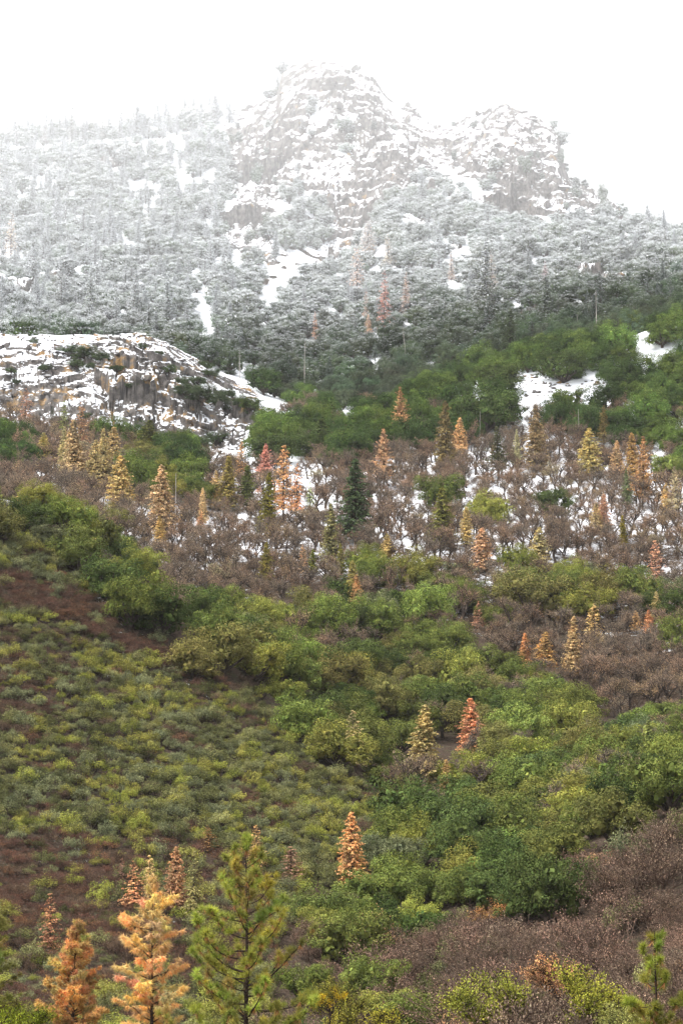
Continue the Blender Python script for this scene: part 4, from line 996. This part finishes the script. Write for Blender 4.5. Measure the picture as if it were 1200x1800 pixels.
# --- brown brush of the lower right slope
P, rk, r = field(3.6, 150, 345, 380, 1460, 24)
n = len(P); rad = 1.7 + 2.9 * r.random(n) ** 1.8; hh = rad * (.8 + .75 * r.random(n)); px, py, t = project(P, hh * .7)
s = in_poly(px, py, BRUSHZ) & (py < 1840) & ~(fbm(P[:, 0] / 9, P[:, 1] / 9, 4.0, 2) > .30) & clear_of(P, rad, OAKXY, .8)
P_, rad_, hh_ = P[s], rad[s], hh[s]; n2 = len(P_)
BB = [('grey-brown', (.26,.19,.155)), ('mauve-brown', (.30,.195,.165)), ('peach-leaved', (.60,.36,.21)), ('dark brown', (.16,.115,.095))]
k = r.choice(4, n2, p=[.36, .34, .06, .24])
C = np.array([c for _, c in BB])[k] * (1 + .12 * r.normal(size=(n2, 1)))
settle('bare_shrub', BRUSH, P_ - np.array([0, 0, .1]), np.stack([rad_, rad_, hh_], 1), C, [f'{BB[q][0]} bare shrub' for q in k], r, 'bare shrubs on the lower right slope', 'bare shrub', 'slope_brush', 'mass of further brown brush on the lower right slope', 0, 300, 1.2)

# --- a few green shrubs in that brush
P, rk, r = field(4.6, 170, 335, 420, 1400, 29)
n = len(P); rad = 1.0 + 1.3 * r.random(n); hh = rad * (.9 + .7 * r.random(n)); px, py, t = project(P, hh * 1.2)
s = in_poly(px, py, BRUSHZ) & (py < 1790) & (px < 1210) & (r.random(n) < np.where(px < 820, .38, .2)) & (fbm(P[:, 0] / 16, P[:, 1] / 16, 2.0, 2) > -.12) & clear_of(P, rad, OAKXY, .8)
P_, rad_, hh_ = P[s], rad[s], hh[s]; n2 = len(P_); k = r.choice([0, 2, 3], n2)
C = np.array([c for _, c in SG])[k] * (1 + .15 * r.normal(size=(n2, 1)))
settle('green_shrub', SHRUB, P_ - np.array([0, 0, .05]), np.stack([rad_, rad_, hh_ * 1.3], 1), C, [f'{SG[q][0]} shrub among brown brush' for q in k], r, 'green shrubs in the brown brush', 'shrub', 'brush_shrubs', 'further green shrubs in the brown brush', 0, 300, 1.3)

# --- frosted woods of the mountain
P, rk, r = field(8.6, 1045, 1800, -260, 1460, 25)
n = len(P); rad = 3.4 + 4.0 * r.random(n) ** 1.4; hh = rad * (.9 + .6 * r.random(n)); px, py, t = project(P, hh * .6)
open_ = fbm(P[:, 0] / 38, P[:, 1] / 50, 9.0, 3)
s = ~(inany(px + 8 * r.normal(size=n), py + 8 * r.normal(size=n), SNOWY)) & ~inany(px, py, CLEAR)
s &= (rk < .3) | (r.random(n) < np.where((py > 560), .6, np.where(py < 215, 0, np.where(open_ < -.12, .4, .05))))
s &= ~((px < 520) & (py < 470) & (open_ > .16)) & ~((px < 480) & (open_ > .3)) & ~((px >= 480) & (open_ > .40))
s &= hides_conifer(P, hh * 1.6)
s &= ~((P[:, 1] < 1085) & (px < 440))
rad = np.where((rk > .3) & (P[:, 1] > 1300), rad * .5, rad)
P_, rad_, hh_ = P[s], rad[s], hh[s]; n2 = len(P_)
C = np.array([(.066,.09,.058)]) * (1 + .32 * r.normal(size=(n2, 1))) * (1 + .06 * r.normal(size=(n2, 3))); C = np.clip(C, .012, .3)
px2, py2, _ = project(P_, hh_)
words = ['snow-whitened bushy tree' if q < 400 else ('frosted rounded tree' if q < 560 else 'lightly frosted dark oak') for q in py2]
settle('frosted_tree', OAK, P_ - np.array([0, 0, .3]), np.stack([rad_, rad_, hh_], 1), C, words, r, 'frosted trees on the mountain', 'frosted tree', 'frosted_wood', 'mass of further frosted trees covering the mountain', 0)

# --- frosted pointed conifers among them, thicker towards the left skyline
P, rk, r = field(11.5, 1090, 1800, -260, 1460, 27)
n = len(P); hgt = 11 + 11 * r.random(n) ** 1.5; px, py, t = project(P, hgt * .5)
pr = np.where(px < 420, .62, .2); pr = np.where((px < 470) & (py < 300), .95, pr); pr = np.where((px > 600) & (py > 470), .12, pr)
s = (r.random(n) < pr) & (rk < .3) & ~inany(px, py, SNOWY) & hides_conifer(P, hgt) & ~((P[:, 1] < 1120) & (px < 460))
P_, h_ = P[s], hgt[s]; n2 = len(P_); w_ = h_ * (.85 + .35 * r.random(n2))
C = np.array([(.06, .088, .072)]) * (1 + .25 * r.normal(size=(n2, 1))); C = np.clip(C, .015, .3)
px2, py2, _ = project(P_, h_)
words = ['snow-whitened pointed conifer' if q < 400 else 'frosted pointed conifer' for q in py2]
settle('frosted_conifer', CON['fir'] + CON['ragged'] + CON['cedar'], P_ - np.array([0, 0, .3]), np.stack([w_, w_, h_], 1), C, words, r, 'frosted conifers on the mountain', 'frosted conifer', 'frosted_conifer_wood', 'further frosted conifers on the mountain', 0, 300, 1.0)

# --- dark shrubs on the cliff ledge
LEDGE_SPOTS = [(120,620,14),(150,625,18),(180,630,15),(205,650,12),(135,640,12),(165,645,12),(330,690,20),(355,700,22),(380,705,20),(345,675,16),(400,690,14),(320,670,12),(370,660,14),(350,620,15),(300,650,12),(228,700,12),(30,680,8),(75,650,8),(20,660,8),(80,655,9),(150,735,10),(175,770,12),(190,745,10),(420,730,12),(440,715,10),(60,600,8),(250,610,8),(280,620,8),(390,640,9),(405,655,8),(360,640,12),(310,690,10),(395,720,10),(350,780,22),(310,765,14),(380,770,18)]
for q, (px, by, hw) in enumerate(LEDGE_SPOTS):
    x, y, z = hit(px, by + hw * .5); rr = hw * y / F * 1.35; c = np.array((.06, .085, .045)) * (1 + .15 * rng.normal())
    o = plant('ledge_shrub', OAK[q % 6], (x, y, z - .3 * rr), (rr, rr, rr * .75), rng.random() * 6.28, tuple(map(float, c)), False, None, 'shrub', 'dark shrubs on the cliff ledge')
    want_label(o, 'dark green shrub rooted on snowy rock', px, by)
# ------------------------------------------------------------------ foreground trees
def ground_at(px, y):
    x = (px - 600) / F * .99 * y; return x, float(zfun(np.array([x]), np.array([float(y)]))[0][0])
def pine(name, label, cat, px, ty, y, prof, seed, colr, dead=(.55,.27,.10), nb=70, style='pine', needle=.26, width=.022, tuft=105, tufts=2.2, lean=0.0, group=None):
    """a near conifer: trunk, every bough a part with its needles; prof = crown half width in metres by depth below the top"""
    r = np.random.default_rng(seed); x, z0 = ground_at(px, y); ztop = y * float(t_of(ty)); H = ztop - z0
    root = link(bpy.data.objects.new(name, None)); root.location = (x, y, z0 - .3); tag(root, label, cat, group)
    tp, _ = limb_path((0, 0, 0), (lean, 0, 1), H + .2, 9, r, .05); tp[:, 2] *= (H + .3) / tp[-1, 2]; tp[:, :2] -= tp[-1, :2] * (tp[:, 2:3] / tp[-1, 2])
    m = MB(); m.tube(tp, np.linspace(.012 * H, .02, len(tp)), 8); link(bpy.data.objects.new('trunk', m.mesh('trunk', M_PBARK)), root)
    dmax = min(ztop - y * float(t_of(1800)) + 2.5, H - 1.0)
    dk, wk = zip(*prof)
    for k in range(nb):
        dep = dmax * ((k + r.random() * .8) / nb) ** .85 + .1
        Lm = np.interp(dep, dk, wk); L = Lm * (.5 + .6 * r.random()); h = H + .3 - dep - .18 * L * (style == 'pine')
        b = np.array([np.interp(h, tp[:, 2], tp[:, 0]), np.interp(h, tp[:, 2], tp[:, 1]), h]); a = k * 2.4 + r.normal() * .35
        f = dep / dmax
        el = {'pine': .35 - .55 * f, 'droop': .75 - .6 * f, 'cedar': .7 - .6 * f}[style] + r.normal() * .12
        d = np.array([math.cos(a) * math.cos(el), math.sin(a) * math.cos(el), math.sin(el)])
        P, de = limb_path(b, d, L, 6, r, .30, 1.0 if style == 'pine' else .3)
        br, nd = MB(), MB(); br.tube(P, np.linspace(.012 + .013 * L, .010, 7), 4)
        ends = [(P[-1], P[-1] - P[-2])]
        for q in range(max(2, int(L * tufts + 1.5))):
            s = .22 + .78 * r.random(); i = min(5, int(s * 6)); p = P[i] + (P[i + 1] - P[i]) * (s * 6 - i)
            td = (P[i + 1] - P[i]); td = td / np.linalg.norm(td); sd = np.cross(td, (0, 0, 1)); sd /= np.linalg.norm(sd) + 1e-9
            td = td * .7 + sd * (1 if q % 2 else -1) * (.5 + .4 * r.random()) + np.array([0, 0, .35 if style == 'pine' else -.05]) + r.normal(size=3) * .15
            tl = (.25 + .45 * r.random()) * min(1, .35 + .35 * L); Q, te = limb_path(p, td / np.linalg.norm(td), tl, 3, r, .2, .5 if style == 'pine' else 0)
            br.tube(Q, [.012, .010, .009, .007], 3); ends.append((Q[-1], te))
        for e, ax in ends:
            ax = np.asarray(ax) / (np.linalg.norm(ax) + 1e-9); n = int(tuft * (.75 + .5 * r.random()))
            D = rand_dirs(r, n, -1); D = D + ax * (.75 if style == 'pine' else .35)
            if style != 'pine': D[:, 2] -= .85 if style == 'droop' else .35
            B = e - ax * (.22 * r.random(n))[:, None]
            nd.needles(B, D, needle * (.7 + .5 * r.random(n)), width, r, 0)
            if style == 'pine' and r.random() < .38:
                n = 22; D = rand_dirs(r, n, -1) - ax * .5; D[:, 2] -= .9
                nd.needles(e - ax * (.15 + .25 * r.random(n))[:, None], D, needle * .8, width, r, 1)
        bo = link(bpy.data.objects.new('branch', br.mesh('branch', M_PBARK)), root)
        no = bpy.data.objects.new('needles', nd.mesh('needles', [M_GREEN_NEEDLE, M_DEADFIX])); no.color = (*[float(c * (1 + .1 * r.normal())) for c in colr], 1); link(no, bo)
    return root
M_DEADFIX, _t, _o = mat('old_orange_needles')
_d = node(_t, 'ShaderNodeBsdfDiffuse'); _g = node(_t, 'ShaderNodeNewGeometry')
_t.links.new(mixc(_t, _g.outputs['Random Per Island'], (.30, .13, .045), (.62, .33, .13)), _d.inputs[0]); _t.links.new(_d.outputs[0], _o.inputs[0])

pine('pine_tree', 'large green pine with tufted needles at the bottom of the picture', 'pine', 430, 1472, 150,
     [(0, .4), (.8, 1.2), (2.8, 2.5), (6.4, 4.1), (9.9, 5.9), (16, 6.2)], 1, (.36, .365, .085), nb=66, tufts=2.0, needle=.44, width=.026, tuft=115)
pine('golden_pine', 'golden dying pine with drooping needles left of the green pine', 'pine', 268, 1556, 165,
     [(0, .5), (.8, 1.3), (2.5, 2.2), (5.5, 2.8), (9.5, 3.3), (16, 3.5)], 2, (.74, .52, .25), nb=64, style='droop', needle=.42, width=.036, tuft=75, tufts=3.4)
pine('rusty_cedar', 'pointed rusty orange conifer left of the golden pine', 'conifer', 138, 1614, 160,
     [(0, .2), (1.0, .7), (3.0, 1.5), (5.5, 2.1), (8, 2.6), (14, 3)], 3, (.68, .42, .19), nb=110, style='cedar', needle=.26, width=.036, tuft=70, tufts=5.0)
pine('olive_pine', 'dense olive pine cut by the left edge', 'pine', -22, 1560, 150,
     [(0, .4), (1.5, 1.4), (4, 2.4), (7, 2.7), (12, 3.2)], 4, (.26, .26, .09), nb=80, style='cedar', needle=.26, width=.03, tuft=90, tufts=3.6)
pine('young_pine', 'young green pine with a brown tip in the lower right corner', 'pine', 1146, 1634, 118,
     [(0, .2), (.6, .45), (1.6, .9), (3.2, 1.5), (5, 2.0), (9, 2.4)], 5, (.27, .29, .06), nb=32, tufts=2.2, needle=.36, width=.022, tuft=120)

def leafy(name, label, px, ty, y, hw, colr, seed, leaves=5200, leaf=.042, hscale=1.0, clump=.06):
    """a broad-leaved near tree: forking trunk under a loose crown of leaves"""
    r = np.random.default_rng(seed); x, z0 = ground_at(px, y); R_ = 1.28 * hw * y / F
    ztop = y * float(t_of(ty)); hb = min(ztop - z0, 2.0 * R_); pole = max(0.0, ztop - hb - z0)
    tr, cr = make_bare(seed, 1, 5, .7, 50, leaf, .004, 1.7, 3)
    sz = hb / 1.75
    ends = np.concatenate([v for v in tr.V]); ends = ends[ends[:, 2] > .55]
    cs = ends[r.integers(len(ends), size=int(leaves * 1.5) // 9)]
    C = (cs[:, None] + r.normal(size=(len(cs), 9, 3)) * clump).reshape(-1, 3)
    m = MB(); m.cards(C, r.normal(size=C.shape) + np.array([0, 0, .8]), leaf * (.6 + .7 * r.random(len(C))), leaf * .65, r)
    if pole > .2: tr.tube([(0, 0, -(pole + .3) / sz), (.03, .02, -.5 * pole / sz), (0, 0, .02)], [.12, .09, .055], 7)
    o = link(bpy.data.objects.new(name, None)); o.location = (x, y, ztop - hb); o.scale = (R_, R_, sz); o.rotation_euler = (0, 0, seed * 1.7)
    t_ = link(bpy.data.objects.new('trunk', tr.mesh('trunk', M_PBARK)), o)
    c_ = bpy.data.objects.new('crown', m.mesh('crown', M_LEAF)); c_.color = (*colr, 1); link(c_, o)
    tag(o, label, 'tree', 'leafy trees along the bottom edge'); return o
leafy('leafy_tree', 'yellow-green leafy tree at the bottom, left of a taller one', 880, 1696, 200, 68, (.27,.28,.055), 31, 7500)
leafy('leafy_tree', 'taller yellow-green leafy tree at the bottom beside its twin', 985, 1684, 204, 76, (.29,.29,.05), 33, 9000)
leafy('leafy_tree', 'peach-leaved twiggy tree peeping above the yellow-green ones', 1000, 1668, 216, 52, (.58,.31,.17), 35, 2600)
leafy('leafy_tree', 'pale green low tree beside the young pine', 1080, 1748, 185, 56, (.27,.27,.09), 37, 6000)
leafy('leafy_tree', 'olive leafy tree at the big pine\'s right foot', 592, 1712, 190, 52, (.22,.21,.05), 39, 5500)
leafy('leafy_tree', 'small bright yellow tree at the big pine\'s right foot', 580, 1732, 184, 20, (.60,.42,.03), 41, 2600)
leafy('leafy_tree', 'low yellow-olive tree on the bottom edge', 645, 1756, 188, 48, (.33,.30,.05), 43, 4500)
leafy('leafy_tree', 'bright yellow-green tree in the lower left corner', 28, 1750, 150, 55, (.27,.31,.04), 45, 8000)
leafy('leafy_tree', 'bright yellow leafy bush high on the right edge', 1185, 1388, 318, 36, (.50,.42,.04), 47, 4500)
leafy('leafy_tree', 'peach-leaved sparse tree on the brush slope', 850, 1572, 285, 46, (.55,.30,.13), 49, 2600)

# ------------------------------------------------------------------ loose rocks, pieces of the land they lie on
def rock_mesh(seed, sq=(1, 1, 1)):
    r = np.random.default_rng(seed); bm = bmesh.new()
    for p in rand_dirs(r, 22, -1): bm.verts.new(np.sign(p) * np.abs(p) ** .62 * np.array(sq) * (.75 + .3 * r.random()))
    bmesh.ops.convex_hull(bm, input=bm.verts); bm.verts.ensure_lookup_table()
    bmesh.ops.delete(bm, geom=[v for v in bm.verts if not v.link_faces], context='VERTS')
    me = bpy.data.meshes.new('rock'); bm.to_mesh(me); bm.free(); me.materials.append(M_ROCK); return me
ROCKS = [rock_mesh(800 + i, sq) for i, sq in enumerate([(1, .8, .5), (.8, .8, .9), (1.2, .8, .4), (.6, .6, 1.3), (.7, .8, 1.1), (1, 1, .6)])]
def rocks(parent, poly, n, lo, hi, seed, kinds):
    r = np.random.default_rng(seed); xs = [p[0] for p in poly]; ys = [p[1] for p in poly]; k = 0
    while k < n:
        px, py = r.uniform(max(0, min(xs)), min(1200, max(xs))), r.uniform(min(ys), max(ys))
        if not in_poly(px, py, poly): continue
        x, y, z = hit(px, py); s = lo + (hi - lo) * r.random() ** 2
        o = link(bpy.data.objects.new('rock', ROCKS[kinds[int(r.integers(len(kinds)))]]), parent)
        o.location = (x, y, z + .1 * s); o.scale = (s, s * .9, s * (.7 + .4 * r.random())); o.rotation_euler = (r.normal() * .15, r.normal() * .15, r.random() * 6.28); k += 1
rocks(CLIFF_O, [(190,660),(300,640),(410,700),(440,760),(330,775),(210,740)], 60, 1.0, 3.2, 1, (1, 3, 4, 5))
rocks(CLIFF_O, [(0,590),(330,600),(400,650),(200,670),(0,720)], 70, .7, 2.4, 2, (0, 2, 5))
rocks(MOUNT, PEAK, 90, 1.5, 5.0, 3, (0, 1, 3, 4, 5))
rocks(MOUNT, KNOB, 50, 1.5, 4.5, 4, (0, 1, 2, 5))
rocks(GROUND, [(905,655),(980,645),(1010,660),(1080,665),(1060,690),(990,692),(900,708),(893,690)], 70, .5, 1.6, 5, (0, 1, 2, 5))
rocks(GROUND, [(340,780),(460,775),(530,800),(530,825),(440,812),(345,797)], 35, .4, 1.2, 6, (0, 1, 2, 5))
rocks(GROUND, [(1165,775),(1195,775),(1195,795),(1165,795)], 4, 1.2, 2.4, 7, (1, 4))
settle_labels()
# ------------------------------------------------------------------ the air: thin even haze over everything, fog bank on the summit
def volume_mat(name, dens, aniso=0.2, col=(1, 1, 1)):
    m, t, o = mat(name)
    v = node(t, 'ShaderNodeVolumePrincipled')
    v.inputs['Density'].default_value = dens; v.inputs['Color'].default_value = (*col, 1); v.inputs['Anisotropy'].default_value = aniso
    for k in ('Density Attribute', 'Color Attribute', 'Temperature Attribute'): v.inputs[k].default_value = ''
    t.links.new(v.outputs[0], o.inputs['Volume'])
    m.cycles.homogeneous_volume = True
    return m
def hull_box(name, V, m, kind='stuff'):
    Fq = [[0, 3, 2, 1], [4, 5, 6, 7], [0, 1, 5, 4], [1, 2, 6, 5], [2, 3, 7, 6], [3, 0, 4, 7]]
    o = link(bpy.data.objects.new(name, mesh_from(name, np.array(V, float), np.array(Fq), m))); o['kind'] = kind; return o
X0, X1, Y0, Y1 = -1300, 1300, -120, 2700
tag(hull_box('haze', [(X0, Y0, -60), (X1, Y0, -60), (X1, Y1, -60), (X0, Y1, -60), (X0, Y0, 680), (X1, Y0, 680), (X1, Y1, 680), (X0, Y1, 680)],
    volume_mat('thin_haze', .00003)), 'thin even haze over the whole valley', 'haze')
BL, BR = 215, 330                      # the fog hangs lower over the left flank
nx, ny = 26, 18                        # its underside is uneven
gx, gy = np.meshgrid(np.linspace(-1200, 1200, nx), np.linspace(720, 2650, ny))
gz = np.interp(gx, [-300, 300], [BL, BR]) + 55 * fbm(gx / 260, gy / 260, 21.0, 3)
edge = np.zeros_like(gx, bool); edge[0] = edge[-1] = True; edge[:, 0] = edge[:, -1] = True
low_ = np.stack([gx, gy, gz], -1).reshape(-1, 3); top_ = np.stack([gx, gy, np.full_like(gx, 790)], -1).reshape(-1, 3)
i = (np.arange(ny - 1)[:, None] * nx + np.arange(nx - 1)[None]).ravel(); N_ = nx * ny
Fq = [np.stack([i, i + nx, i + nx + 1, i + 1], 1), np.stack([i, i + 1, i + nx + 1, i + nx], 1) + N_]
ring = np.concatenate([np.arange(nx), np.arange(1, ny) * nx + nx - 1, np.arange(nx - 2, -1, -1) + (ny - 1) * nx, np.arange(ny - 2, 0, -1) * nx])
r2 = np.roll(ring, -1); Fq.append(np.stack([ring, r2, r2 + N_, ring + N_], 1))
fo = link(bpy.data.objects.new('fog_bank', mesh_from('fog_bank', np.concatenate([low_, top_]), Fq, volume_mat('white_fog', .00039))))
tag(fo, 'white fog bank swallowing the summit and upper mountainside', 'fog', None, 'stuff')
